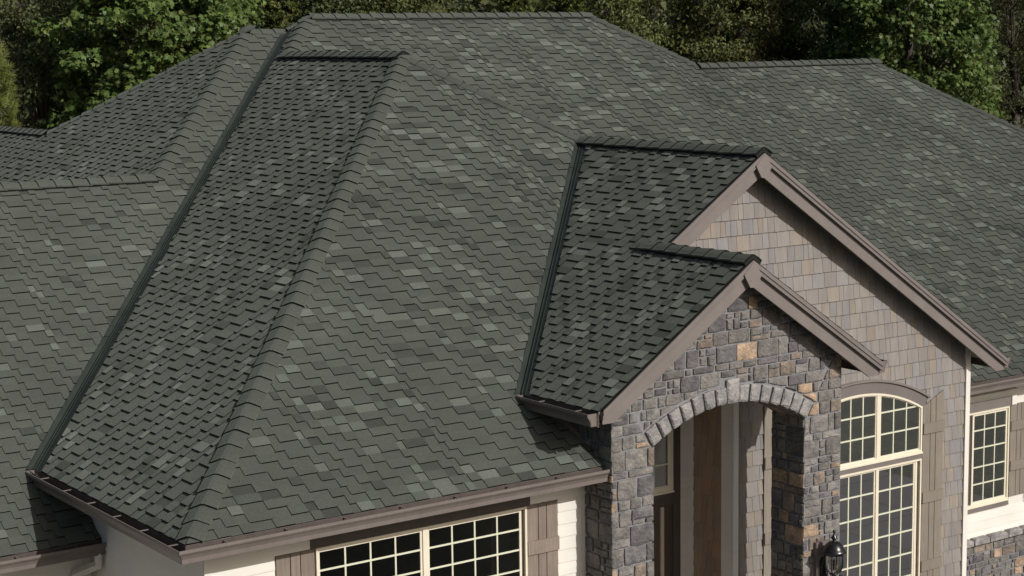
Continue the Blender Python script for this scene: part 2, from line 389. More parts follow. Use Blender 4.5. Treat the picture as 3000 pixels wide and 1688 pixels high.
caps((LW_X, YLW, ZLW), (XLW, YLW, ZLW), NF, NB, s_fl, vent=True, seed=11)
caps((X6, YL+XL-X6, Z6), (XL, YL, ZL), NL, NB, s_p6, seed=12)
caps((X6, YL+XL-X6, Z6+.02), (X6, 28, Z6+.02), NL, NR, s_p6, seed=13)
caps((XR1, YG1-.03, ZR1), (XR1, ZR1/P, ZR1), NL, NR, s_gl, vent=True, seed=14)
caps((XR2, YG2-.03, ZR2), (XR2, 1.72, ZR2), NL, NR, s_gl, vent=True, seed=15)

# ------------------------------------------------------------------ metal valleys
def valley(P0, P1, dl, dr, nl, nr, label):
    """P0->P1 along the valley; dl/dr = vectors from the line to the metal's left/right edge, in their planes"""
    P0, P1 = Vector(P0), Vector(P1); dl, dr = Vector(dl), Vector(dr); nl, nr = Vector(nl).normalized(), Vector(nr).normalized()
    b = (nl+nr).normalized(); m = MB()
    sec = [dl*1.05+nl*.006, dl*1.0+nl*.02, dl*.22+nl*.014, dl*.16+nl*.004, b*.004, dr*.10+nr*.004, dr*.12+nr*.016, dr*.2+nr*.016, dr*.22+nr*.006, dr*.5+nr*.006, dr*.52+nr*.012, dr*.56+nr*.012, dr*.58+nr*.006, dr*1.3+nr*.004]
    n = len(sec)
    m.add([P0+s_ for s_ in sec]+[P1+s_ for s_ in sec], [(i, i+1, n+i+1, n+i) for i in range(n-1)], 0)
    o = m.build('valley_flashing', [M_VALLEY], house); o['label'] = label
    L = (P1-P0).length; d = (P1-P0)/L; k = 1
    j = MB(); t = 3.05
    while t < L:                                   # overlap joints between flashing lengths
        q = P0+d*t; j.add([q+dl*1.0+nl*.029, q+dl*.2+nl*.018, q+d*.012+dl*.2+nl*.016, q+d*.012+dl*1.0+nl*.027], [(0, 1, 2, 3)], 0); t += 3.05
    if j.f: j.build('lap_seam', [M_EDGE], o)
valley((-.04, Y1-.04, 0), (ZL/P, YL, ZL), (-vA, 0, 0), (0, -vB, 0), NF, NL, 'dark green metal valley on the left of the near wing')
valley((XE-.03, ZE/P-.03, ZE-.02), (XR1-.02, XR1-VG-.02, ZR1-.01), (-vA, 0, 0), (0, -vB, 0), NF, NL, 'dark green metal valley beside the entry gable')

# ------------------------------------------------------------------ gutters, fascia, soffits
PROF = [(0, -.012), (0, -.178), (.10, -.178), (.104, -.125), (.122, -.085), (.146, -.055), (.152, -.045), (.152, -.010), (.138, -.010), (.138, -.042), (.112, -.075), (.094, -.115), (.09, -.170), (.008, -.170), (.008, -.012)]
def gutter(A, B, out, m0=0, m1=0, hang=True, label=None):
    A, B, out = Vector(A), Vector(B), Vector(out); d = (B-A).normalized(); z = Vector((0, 0, 1)); n = len(PROF); m = MB()
    va = [A+out*(o+.004)+z*h-d*(o*m0) for o, h in PROF]; vb = [B+out*(o+.004)+z*h+d*(o*m1) for o, h in PROF]
    m.add(va+vb, [(i, (i+1) % n, n+(i+1) % n, n+i) for i in range(n)], [1 if i >= 9 else 0 for i in range(n)])  # inner faces take the brown with shade painted in
    half = 8
    if not m0: m.add([A+out*(o+.004)+z*h+d*.003 for o, h in PROF[:half]], [list(range(half))])
    if not m1: m.add([B+out*(o+.004)+z*h-d*.003 for o, h in PROF[:half]], [list(range(half))])
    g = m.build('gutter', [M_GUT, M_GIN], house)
    if label: g['label'] = label
    f = MB(); q0 = A-d*0; fm = [q0-out*.03+z*.0, q0-out*.002-z*.012, q0-out*.002-z*.20, q0-out*.03-z*.20]
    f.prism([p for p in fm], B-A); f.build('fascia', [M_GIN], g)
    if hang:
        L = (B-A).length; x = .45
        while x < L-.1:
            p = A+d*x; h = MB(); h.prism([p+out*.012-z*.016, p+out*.140-z*.018, p+out*.140-z*.026, p+out*.012-z*.026], d*.024)
            h.build('hanger', [M_GUT], g); x += .78
    return g
gutter((0, 0, 0), (5.90, 0, 0), (0, -1, 0), m0=1, label='front gutter of the near wing')
gutter((0, Y1-.06, 0), (0, 0, 0), (-1, 0, 0), m1=1, label='left side gutter of the near wing')
gutter((XE, ZE/P-.1, ZE-.005), (XE, YG2+.03, ZE-.005), (-1, 0, 0), label='short gutter on the left of the entry gable')
gutter((LW_X, yb, -.773), (.44, yb, -.773), (0, -1, 0), label='gutter of the left wing')
gutter((15.06, 3.022, P*(3.022-YM)), (30, 3.022, P*(3.022-YM)), (0, -1, 0), hang=False, label='gutter above the right hand window')
gutter((15.56, YG1+.03, ZR1-P*(15.56-XR1)), (15.56, 4.2, ZR1-P*(15.56-XR1)), (1, 0, 0), hang=False, label='gutter end on the right of the tall gable')
gutter((10.63, YG2+.03, ZR2-P*(10.63-XR2)), (10.63, 1.7, ZR2-P*(10.63-XR2)), (1, 0, 0), hang=False, label='gutter end on the right of the low gable')
OW = .42
def soffit(a_, b_, z):
    m = MB(); m.box((a_[0], a_[1], z), (b_[0], b_[1], z+.02)); m.build('soffit', [M_SOFFIT], house)
soffit((.01, .01), (5.9, OW+.1), -.20); soffit((.01, OW+.1), (OW+.1, Y1-.2), -.20)
soffit((LW_X, yb+.01), (.42, yb+.45), -.98); soffit((15.05, 3.03), (30, 3.47), -.91)
soffit((XE+.02, YG2+.08), (5.95, .85), ZE-.18)

# ------------------------------------------------------------------ rake boards of the two gables
def rake(xr, zr, yf, xl_end, xr_end, label):
    for side, xe in ((-1, xl_end), (1, xr_end)):
        def zt(x): return zr-P*abs(x-xr)
        m = MB(); y0, y1 = yf-.045, yf+.04            # upper strip just below the shingles
        m.prism([(xr, y0, zr-.012), (xe, y0, zt(xe)-.012), (xe, y0, zt(xe)-.075), (xr, y0, zr-.075)], (0, y1-y0, 0), tone=(1.0, 1.0, 1.0))
        m.prism([(xr, y0+.014, zr-.074), (xe, y0+.014, zt(xe)-.074), (xe, y0+.014, zt(xe)-.135), (xr, y0+.014, zr-.135)], (0, y1-y0-.014, 0), tone=(.95, .95, .95))
        o = m.build('rake_board', [M_TRIM], house); o['label'] = label+(' left' if side < 0 else ' right')+' upper rake strip'
        m = MB(); y0 = yf+.02; h = .35; cut = xe-side*.22
        ze = zt(xe)-.13
        poly = [(xr, y0, zr-.13), (xe-side*.03, y0, zt(xe-side*.03)-.13), (xe-side*.03, y0, zt(cut)-h), (cut, y0, zt(cut)-h), (xr, y0, zr-h)]
        if side < 0 and xl_end > 7: poly = [(xr, y0, zr-.13), (xe, y0, zt(xe)-.13), (xe, y0, zt(xe)-h), (xr, y0, zr-h)]
        m.prism(poly, (0, .035, 0), tone=(1.04, 1.03, 1.02))
        o = m.build('rake_board', [M_TRIM], house); o['label'] = label+(' left' if side < 0 else ' right')+' lower rake board'
        m = MB(); x0 = 0
        m.prism([(xr, yf+.02, zr-.022), (xe, yf+.02, zt(xe)-.022), (xe, yf+.02, zt(xe)+.004), (xr, yf+.02, zr+.004)], (0, -.05, 0))
        m.build('drip_edge', [M_EDGE], house)
    m = MB(); y0 = yf-.053
    m.prism([(xr, y0, zr-.02), (xr-.17, y0, zr-.20), (xr-.062, y0, zr-.375), (xr+.045, y0, zr-.38), (xr+.145, y0, zr-.215)], (0, .05, 0), tone=(1.08, 1.07, 1.06))
    m.build('peak_plate', [M_TRIM], house)
rake(XR1, ZR1, YG1, 8.05, 15.56, 'tall gable')
rake(XR2, ZR2, YG2, 5.56, 10.63, 'low stone gable')

# ------------------------------------------------------------------ stone masonry
stone_list = []      # (score, MB, parent)
def stone_tone(r):
    q = r.random()
    if q < .08: c = (.34, .25, .175)
    elif q < .20: c = (.21, .170, .138)
    elif q < .5: c = (.154, .145, .134)
    elif q < .8: c = (.190, .180, .167)
    else: c = (.128, .122, .126)
    k = r.uniform(.78, 1.2); return tuple(x*k for x in c)
def stone(poly, frame, depth, parent, rr, tone, gap=.0065, rough=1.0):
    """poly in local (s,t); frame = (O, es, et, n)"""
    if len(poly) < 3: return
    if area2(poly) < 0: poly = poly[::-1]
    if area2(poly) < .0022: return
    cx = sum(p[0] for p in poly)/len(poly); cy = sum(p[1] for p in poly)/len(poly)
    hp = [(h[0], h[1], h[2]-gap*math.hypot(h[0], h[1])) for h in halfplanes(poly)]
    q = clip_conv(poly, hp)
    if len(q) < 3 or area2(q) < .0012: return
    ring = []
    for i in range(len(q)):
        p0, p1 = q[i], q[(i+1) % len(q)]; L = math.hypot(p1[0]-p0[0], p1[1]-p0[1]); n = max(1, min(4, int(L/.07)))
        for k in range(n):
            t = k/n; s_, t_ = p0[0]+t*(p1[0]-p0[0]), p0[1]+t*(p1[1]-p0[1])
            pull = rr.uniform(.0, .010)+(.008 if k == 0 else 0); dx, dy = cx-s_, cy-t_; dl = math.hypot(dx, dy) or 1
            ring.append((s_+dx/dl*pull, t_+dy/dl*pull))
    O, es, et, nn = frame; N = len(ring)
    def W(s_, t_, h): return O+es*s_+et*t_+nn*h
    v = [W(s_, t_, -.005) for s_, t_ in ring]
    v += [W(s_, t_, depth*(.7+rough*rr.uniform(-.15, .1))) for s_, t_ in ring]
    v += [W(cx+(s_-cx)*.80, cy+(t_-cy)*.78, depth*(1+rough*rr.uniform(-.12, .12))) for s_, t_ in ring]
    v += [W(cx+(s_-cx)*.38, cy+(t_-cy)*.36, depth*(1.06+rough*rr.uniform(-.14, .16))) for s_, t_ in ring]
    v.append(W(cx, cy, depth*(1.06+rough*rr.uniform(-.1, .1))))
    f = []
    for k in range(3):
        for i in range(N): j = (i+1) % N; f.append((k*N+i, k*N+j, (k+1)*N+j, (k+1)*N+i))
    for i in range(N): f.append((3*N+i, 3*N+(i+1) % N, 4*N))
    m = MB(); m.add(v, f, 0, tone)
    c = W(cx, cy, depth); sc_ = area2(q)/((CAM-c).length**2) if in_frame(c, 0) and (CAM-c).dot(nn) > 0 else 0
    stone_list.append((sc_, m, parent))
def pack(w, h, rr):
    """coursed rubble: rows of uneven height, some stones split into two thin ones, some narrow uprights"""
    out = []; y = 0
    while y < h-.02:
        rh = min(rr.choice((.10, .15, .19, .21, .25, .28)), h-y)
        if h-y-rh < .09: rh = h-y
        x = 0
        while x < w-.02:
            sw = rr.uniform(.09, .14) if rr.random() < .13 else rr.uniform(.17, .40)
            sw = min(sw, w-x)
            if w-x-sw < .10: sw = w-x
            def put(a_, b_, c_, d_):
                jt = lambda: rr.uniform(-.006, .006)
                out.append((a_+jt(), b_+jt(), c_+jt(), d_+jt()))
            if rh > .17 and rr.random() < .42:
                f = rr.uniform(.35, .65)
                for ya, yb_ in ((y, y+rh*f), (y+rh*f, y+rh)):
                    if sw > .26 and rr.random() < .5: q = x+sw*rr.uniform(.35, .65); put(x, q, ya, yb_); put(q, x+sw, ya, yb_)
                    else: put(x, x+sw, ya, yb_)
            else: put(x, x+sw, y, y+rh)
            x += sw
        y += rh
    return out
def stones(frame, s0, s1, t0, t1, parent, seed, hps=(), arch=None, dep=(.018, .032)):
    rr = random.Random(seed)
    for x0, x1, z0, z1 in pack(s1-s0, t1-t0, rr):
        pg = [(s0+x0, t0+z0), (s0+x1, t0+z0), (s0+x1, t0+z1), (s0+x0, t0+z1)]
        if hps: pg = clip_conv(pg, hps)
        if arch and len(pg) > 2:
            axx, azz, ar = arch; mx = sum(p[0] for p in pg)/len(pg)-axx; mz = sum(p[1] for p in pg)/len(pg)-azz
            L = math.hypot(mx, mz)
            ux, uz = mx/L, mz/L; an = math.atan2(mz, mx)
            if an > TH0: pg = clip_hp(pg, math.sin(TH0), -math.cos(TH0), math.sin(TH0)*axx-math.cos(TH0)*azz)
            elif an < TH1: pg = clip_hp(pg, -math.sin(TH1), math.cos(TH1), -math.sin(TH1)*axx+math.cos(TH1)*azz)
            else: pg = clip_hp(pg, -ux, -uz, -(ar+axx*ux+azz*uz))
            if len(pg) > 2 and abs(mx) < .17 and L < ar+.14: pg = clip_hp(pg, 0, -1, -.955)
        tn = stone_tone(rr); dp = rr.uniform(*dep)
        if len(pg) > 2: stone(pg, frame, dp, parent, rr, tn)
X, Yv, Z = Vector((1, 0, 0)), Vector((0, 1, 0)), Vector((0, 0, 1))
PX0, PX1, PX2, PX3 = 5.94, 6.61, 9.39, 10.075; YF0, YBK = -.15, .50
ACX, ARISE, ASP = 8.01, .60, .21
AR = (1.38**2+(ARISE-ASP)**2)/(2*(ARISE-ASP)); ACZ = ARISE-AR
TH0, TH1 = math.pi/2+math.asin((ACX-6.60)/AR), math.pi/2-math.asin((9.42-ACX)/AR)
def arc(x): return ACZ+math.sqrt(AR**2-(x-ACX)**2)
def roof2(x): return (ZE+P*(x-XE) if x < XR2 else ZR2-P*(x-XR2))-.115
xs = [PX1+(PX2-PX1)*i/28 for i in range(29)]
outline = [(PX0, GZ), (PX1, GZ)]+[(x, arc(x)) for x in xs]+[(PX2, GZ), (PX3, GZ), (PX3, roof2(PX3)), (XR2, roof2(XR2)), (PX0, roof2(PX0))]
m = MB(); m.prism([(x, YF0, z) for x, z in outline], (0, YBK-YF0, 0)); m.box((PX2+.02, .06, GZ), (10.33, YBK+.002, .95)); m.box((PX0, YBK-.01, -.4), (6.3, 1.45, .95))  # first box: unseen rear widening of right pier, added to shape its shadow
portico = m.build('stone_portico', [M_MORTAR], house); portico['label'] = 'stone portico with round arch and two piers'
FR = (Vector((0, YF0, 0)), X, Z, -Yv)
top_hp = [(-1, 0, -(PX0-.03)), (1, 0, PX3+.03), (-P, 1, ZE-P*XE-.115), (P, 1, ZR2+P*XR2-.115)]
ER = AR+.255
rr = random.Random(77)
stones(FR, PX0-.03, PX1+.03, GZ, .20, portico, 21)
stones(FR, PX2-.03, PX3+.03, GZ, .20, portico, 22)
# above the springing: whole width, outside the arch ring
stones(FR, PX0-.03, PX3+.03, .20, 2.52, portico, 23, hps=top_hp, arch=(ACX, ACZ, ER))
# left sides of both piers
FLs = (Vector((PX0, 0, 0)), Yv, Z, -X); FRs = (Vector((PX2, 0, 0)), Yv, Z, -X)
stones(FLs, YF0-.03, OW, GZ, -.2, portico, 25); stones(FLs, YF0-.03, 1.4, -.2, .95, portico, 27, hps=[(0, 1, .9)])
stones(FRs, YF0-.03, YBK, GZ, .28, portico, 26)
# voussoirs
th0, th1 = TH0, TH1
nv = 15; th = [th0+(th1-th0)*i/nv for i in range(nv+1)]
for i in range(nv):
    t0, t1 = th[i], th[i+1]; key = i == nv//2
    if key: t0 += .006; t1 -= .006
    ro = AR+(.345 if key else .25+rr.uniform(-.008, .008)); ri = AR-.02
    pg = [(ACX+r_*math.cos(t), ACZ+r_*math.sin(t)) for r_, t in ((ri, t0), (ri, t1), (ro, t1), (ro, t0))]
    tn = rr.uniform(.225, .275); stone(pg, FR, .06 if key else rr.uniform(.045, .055), portico, rr, (tn*1.01, tn*.98, tn*.96), gap=.010, rough=.35)
# soffit stones of the arch
for i in range(14):
    xa, xb = PX1+(PX2-PX1)*i/14, PX1+(PX2-PX1)*(i+1)/14; A_, B_ = Vector((xa, 0, arc(xa))), Vector((xb, 0, arc(xb)))
    es = (B_-A_).normalized(); nn = es.cross(Yv); nn = nn if nn.z < 0 else -nn
    L = (B_-A_).length; fr = (A_, es, Yv, nn)
    for y0, y1 in ((YF0, .18), (.18, YBK)): stone([(0, y0), (L, y0), (L, y1), (0, y1)], fr, .02, portico, rr, stone_tone(rr))
# stone base wall on the right
m = MB(); m.box((15.06, 3.42, GZ), (30, 3.6, -3.86)); base = m.build('stone_base_wall', [M_MORTAR], house)
FB = (Vector((0, 3.42, 0)), X, Z, -Yv)
stones(FB, 16.6, 19.6, GZ, -3.86, base, 31)
x = 15.6
while x < 20.5:
    L = rr.uniform(.42, .6); m = MB(); tn = rr.uniform(.24, .30)
    fr = (Vector((0, 3.31, -3.855)), X, Yv, Z); stone([(x, -.01), (x+L, -.01), (x+L, .16), (x, .16)], fr, .11, base, rr, (tn, tn*.95, tn*.92), gap=.004, rough=.3); x += L
stone_list.sort(key=lambda q: -q[0])
for i, (s__, m, par) in enumerate(stone_list):
    if i < 300 and s__ > 0: m.build('stone', [M_STONE], par)
for par in (portico, base):
    rest = [m for i, (s__, m, p_) in enumerate(stone_list) if p_ is par and not (i < 300 and s__ > 0)]
    if rest: o = join(rest).build('stones', [M_STONE], par); o['kind'] = 'stuff'

# ------------------------------------------------------------------ walls
def wall_sheet(name, a_, b_, material, label=None):
    m = MB(); m.box(a_, b_); o = m.build(name, [material], house)
    if label: o['label'] = label
    return o
def clap(parent, A, B, out, z0, z1, expo=.173, top=None):
    """lap boards from z0 up to z1 between A and B (plan points), facing out"""
    A, B, out = Vector((*A, 0)), Vector((*B, 0)), Vector((*out, 0)); z = z1-expo; L = (B-A); rr = random.Random(int(abs(A.x*91+z0*37)))
    zz = Vector((0, 0, 1))
    while z > z0-expo:
        m = MB(); zb = max(z, z0); zt_ = min(z+expo+.02, z1); tn = rr.uniform(.97, 1.02)
        m.prism([A+zz*zb, A+zz*zb+out*.020, A+zz*zt_+out*.005, A+zz*zt_], L, tone=(tn, tn, tn))
        m.build('clapboard', [M_WHITE], parent); z -= expo
# near wing, front: opening for the triple window
WX0, WX1, WZ0, WZ1 = 1.845, 4.945, -1.99, -.455
wf = MB(); yw = OW
wf.box((OW, yw, WZ1), (PX0+.1, yw+.12, -.19)); wf.box((OW, yw, GZ), (WX0, yw+.12, WZ1)); wf.box((WX1, yw, GZ), (PX0+.1, yw+.12, WZ1)); wf.box((WX0, yw, GZ), (WX1, yw+.12, WZ0))
wfo = wf.build('wall', [M_WHITE], house); wfo['label'] = 'white lap sided front wall of the near wing'
clap(wfo, (OW+.07, yw), (1.31, yw), (0, -1), GZ, -.455); clap(wfo, (5.47, yw), (PX0-.04, yw), (0, -1), GZ, -.455); clap(wfo, (1.31, yw), (5.47, yw), (0, -1), GZ, -2.15)
for b_ in (((OW-.02, yw-.028, -.455), (1.78, yw, -.19)), ((5.01, yw-.028, -.455), (PX0, yw, -.19))): m = MB(); m.box(*b_); m.build('frieze_board', [M_WHITE], wfo)
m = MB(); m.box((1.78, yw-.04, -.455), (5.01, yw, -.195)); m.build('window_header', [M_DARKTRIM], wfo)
for b_ in (((OW-.022, yw-.024, GZ), (OW+.075, yw, -.456)), ((OW-.024, yw, GZ), (OW, yw+.09, -.20)), ((5.86, yw-.024, GZ), (5.945, yw, -.456))): m = MB(); m.box(*b_); m.build('corner_board', [M_WHITE], wfo)
# near wing, left side
wl = wall_sheet('wall', (OW, OW+.05, GZ), (OW+.12, Y1+1.2, -.19), M_WHITE, 'shaded lap sided left wall of the near wing')
clap(wl, (OW, Y1+.3), (OW, OW+.09), (-1, 0), GZ, -.20)
# left wing front
YWL = yb+.42
w2 = wall_sheet('wall', (LW_X, YWL, GZ), (OW, YWL+.12, -.95), M_WHITE, 'lap sided wall under the left wing gutter')
clap(w2, (LW_X, YWL), (.30, YWL), (0, -1), GZ, -1.12)
m = MB(); m.box((LW_X, YWL-.028, -1.12), (OW, YWL, -.96)); m.build('frieze_board', [M_WHITE], w2)
m = MB(); m.box((.30, YWL-.03, GZ), (OW-.02, YWL, -1.12)); m.build('corner_board', [M_WHITE], w2)
# downspout of the left wing
m = MB(); yd = yb-.06
m.tube([(.33, yd, -.93), (.33, yd, -1.08), (.15, YWL-.09, -1.27), (.15, YWL-.09, -1.4), (.15, YWL-.09, GZ)], [.062, .062, .062, .055, .055], 4)
m.build('downspout', [M_WHITE], house)
m = MB(); m.prism([(-.10, Y1-.06, .0), (.02, Y1-.16, -.02), (.05, Y1-.30, -.17), (-.02, Y1-.22, -.10)], (0, .006, .008)); m.build('kickout_flashing', [M_GUT], house)

# tall gable wall with shake siding
YW = 1.72; GX0, GX1 = 9.76, 14.93
BX0, BX1 = 10.87, 13.87                                   # big window opening, three sashes wide
BMX = 12.37; MU1, MU2 = 11.89, 12.85
def roof1(x): return ZR1-P*abs(x-XR1)-.10
BZ_T0, BZ_T1 = -1.285, -.535                               # transom: bottom, spring of its arch
BZ_B = -4.1; BZ_LT = -1.40
BR = (1.5**2+.388**2)/(2*.388); BCZ = -.147-BR
def barc(x, d=0): return BCZ+math.sqrt(max((BR+d)**2-(x-BMX)**2, 0))
m = MB()
axs = [BX0+(BX1-BX0)*i/20 for i in range(21)]
# wall outline as one concave polygon that runs round the window opening
poly = [(6.35, .97), (GX0, .97), (GX0, GZ), (BX0, GZ), (BX0, BZ_T1)]+[(x, barc(x)) for x in axs[1:-1]]+[(BX1, BZ_T1), (BX1, GZ), (GX1, GZ), (GX1, roof1(GX1)), (XR1, roof1(XR1)), (6.35, roof1(6.35))]
m.prism([(x, YW, z) for x, z in poly], (0, .12, 0)); m.box((BX0, YW, GZ), (BX1, YW+.12, BZ_B)); m.box((BX0, YW, BZ_LT), (BX1, YW+.11, BZ_T0))
gw = m.build('gable_wall', [M_SHAKE], house); gw['label'] = 'tall gable wall clad in taupe cedar shingles'
shake_list = []
def shakes(parent, frame, s0, s1, z0, z1, seed, row0, hps=(), holes=None, expo=.2365, dark=(1, 1, 1)):
    rr = random.Random(seed); O, es, et, nn = frame; k = math.floor((z0-row0)/expo)
    while row0+k*expo < z1:
        za = row0+k*expo; s_ = s0+rr.uniform(-.15, 0)
        while s_ < s1:
            wd = rr.choice((.10, .13, .15, .17, .19, .22, .26)); segs = [(max(s_, s0), min(s_+wd, s1))]
            if holes:
                h0, h1 = holes(za, za+expo)
                if h0 is not None:
                    segs = [q for q in ((segs[0][0], min(segs[0][1], h0)), (max(segs[0][0], h1), segs[0][1])) if q[1]-q[0] > .012]
            for x0, x1 in segs:
                if x1-x0 < .012: continue
                g_ = .003; pg = [(x0+g_, za+rr.uniform(-.003, .003)), (x1-g_, za+rr.uniform(-.003, .003)), (x1-g_, za+expo+.012), (x0+g_, za+expo+.012)]
                if parent is gw and x0 < GX0 and za < .97:
                    if za+expo < 1.0 and x1 <= GX0: continue
                    pg = clip_hp(pg, -1, 0, -GX0) if za < .8 else clip_hp(pg, 0, -1, -.97)
                    if len(pg) < 3: continue
                pg = clip_conv(pg, list(hps)+[(0, -1, -z0), (0, 1, z1)])
                if len(pg) < 3 or abs(area2(pg)) < .0008: continue
                def dep(t): return .030-.020*(t-za)/expo
                n = len(pg); v = [O+es*p[0]+et*p[1]+nn*dep(p[1]) for p in pg]+[O+es*p[0]+et*p[1]+nn*.001 for p in pg]
                f = [list(range(n))]+[(j, n+j, n+(j+1) % n, (j+1) % n) for j in range(n)]
                q = rr.random(); kk = rr.uniform(.90, 1.08)
                tn = (kk*1.06, kk*1.0, kk*.91) if q < .16 else ((kk*.96, kk*.99, kk*1.06) if q < .36 else (kk, kk, kk))
                tn = tuple(x_*d_ for x_, d_ in zip(tn, dark)); mm = MB(); mm.add(v, f, 0, tn)
                c = O+es*((pg[0][0]+pg[1][0])/2)+et*(za+expo/2); vv = CAM-c
                vis = in_frame(c, 0)
                if parent is gw and nn.y < -.5:               # pieces hidden by the portico or its roof count as unseen
                    t_ = (YF0-c.y)/(CAM.y-c.y); hx = c+(CAM-c)*t_
                    if PX0 < hx.x < PX3 and hx.z < roof2(hx.x)+.1 and not (PX1 < hx.x < PX2 and hx.z < arc(hx.x)): vis = False
                shake_list.append((abs(area2(pg))/vv.length**2*max(vv.normalized().dot(nn), 0) if vis else 0, mm, parent))
            s_ += wd
        k += 1
def bhole(za, zb):
    if za > .02: return None, None
    if za < BZ_T1-.02: return BX0-.01, BX1+.01
    hw = math.sqrt(max((BR+.1)**2-(za-BCZ)**2, 0)); return (BMX-hw, BMX+hw) if za < BCZ+BR+.1 else (None, None)
FG = (Vector((0, YW, 0)), X, Z, -Yv)
ghp = [(-P, 1, ZR1-P*XR1-.10), (P, 1, ZR1+P*XR1-.10)]
shakes(gw, FG, 8.2, GX1-.01, -3.6, ZR1-.1, 41, -.254, hps=ghp, holes=bhole)
# entry return wall (faces left), back wall with door
m = MB(); m.box((GX0, YW+.10, GZ), (GX0+.1, 2.75, 1.1)); rw = m.build('entry_return_wall', [M_SHAKE], house)
FRW = (Vector((GX0, 0, 0)), Yv, Z, -X)
shakes(rw, FRW, 1.96, 2.60, -3.0, .9, 43, -.254-.03, dark=(1.45, 1.12, .86))
m = MB(); m.box((GX0-.028, YW-.036, GZ), (GX0+.075, YW-.001, .9)); m.build('corner_board', [M_WHITE], gw)
m = MB(); m.box((GX0-.03, YW+.0, GZ), (GX0, 1.955, .9)); m.build('corner_board', [M_WHITE], gw)
m = MB(); m.box((8.0, 2.63, GZ), (GX0, 2.75, 1.1)); bw = m.build('entry_back_wall', [M_WHITE], house)
clap(bw, (9.45, 2.63), (9.70, 2.63), (0, -1), GZ, .9, .176); m = MB(); m.box((9.70, 2.60, GZ), (9.75, 2.63, 1.0)); m.build('corner_board', [M_WHITE], bw)
m = MB(); m.box((9.31, 2.575, GZ), (9.45, 2.63, 1.0)); m.box((7.9, 2.585, -1.60), (9.31, 2.63, -1.40)); m.build('door_casing', [M_DARKTRIM], bw)
m = MB(); m.box((7.9, 2.605, GZ), (9.31, 2.64, -1.60)); dr = m.build('door', [M_DOOR], house)
m = MB(); m.box((9.06, 2.575, GZ), (9.12, 2.606, -1.62)); m.build('door_stile', [M_SILL], dr)
m = MB(); m.box((5.9, YBK, .88), (10.3, 2.8, .98)); m.build('porch_ceiling', [M_WHITE], house)
m = MB(); m.box((6.3, YBK, GZ), (6.42, 2.8, .9)); m.build('porch_side_wall', [M_WHITE], house)
# corner board of the tall gable
m = MB(); m.box((GX1-.005, YW-.05, GZ), (GX1+.10, YW, roof1(GX1+.1)-.02)); m.box((GX1+.07, YW, GZ), (GX1+.1, YW+.12, roof1(GX1+.1)-.02)); cb = m.build('corner_board', [M_WHITE], gw); cb['label'] = 'white corner board of the tall gable'
m = MB(); m.box((GX1, YW+.05, GZ), (GX1+.08, 3.6, roof1(GX1)-.05)); m.build('gable_side_wall', [M_SHAKE], house)
shake_list.sort(key=lambda q: -q[0])
for i, (s__, m, par) in enumerate(shake_list):
    if i < 300 and s__ > 0: m.build('siding_shingle', [M_SHAKE], par)
for par in (gw, rw):
    rest = [m for i, (s__, m, p_) in enumerate(shake_list) if p_ is par and not (i < 300 and s__ > 0)]
    if rest: o = join(rest).build('siding_shingles', [M_SHAKE], par); o['kind'] = 'stuff'
# right wall
YRW = 3.45
RX0, RX1, RZ0, RZ1 = 16.45, 18.19, -3.14, -1.375
m = MB(); m.box((15.0, YRW, RZ1), (30, YRW+.12, -.88)); m.box((15.0, YRW, GZ), (RX0, YRW+.12, RZ1)); m.box((RX1, YRW, GZ), (30, YRW+.12, RZ1)); m.box((RX0, YRW, GZ), (RX1, YRW+.12, RZ0))
rwall = m.build('wall', [M_WHITE], house); rwall['label'] = 'white lap sided wall right of the tall gable'
clap(rwall, (15.1, YRW), (30, YRW), (0, -1), -3.74, -3.29, .172); clap(rwall, (18.70, YRW), (30, YRW), (0, -1), -3.29, -1.15, .172)
m = MB(); m.box((15.1, YRW-.03, -1.12), (30, YRW, -.89)); m.build('frieze_board', [M_WHITE], rwall)
for b_ in (((15.5, YRW-.04, RZ1), (RX1+.06, YRW, -1.19)), ((15.5, YRW-.035, RZ0-.125), (RX1+.05, YRW, RZ0))): m = MB(); m.box(*b_); m.build('window_casing', [M_TRIM], rwall)
m = MB(); m.prism([(15.5, YRW-.04, -1.19), (15.5, YRW-.10, -1.12), (15.5, YRW-.12, -1.09), (15.5, YRW-.12, -1.05), (15.5, YRW, -1.03), (15.5, YRW, -1.19)], (RX1+.16-15.5, 0, 0)); m.build('crown_moulding', [M_WHITE], rwall)
m = MB(); m.box((RX1+.06, YRW-.06, -1.36), (RX1+.19, YRW, -1.19)); m.build('crown_return', [M_WHITE], rwall)

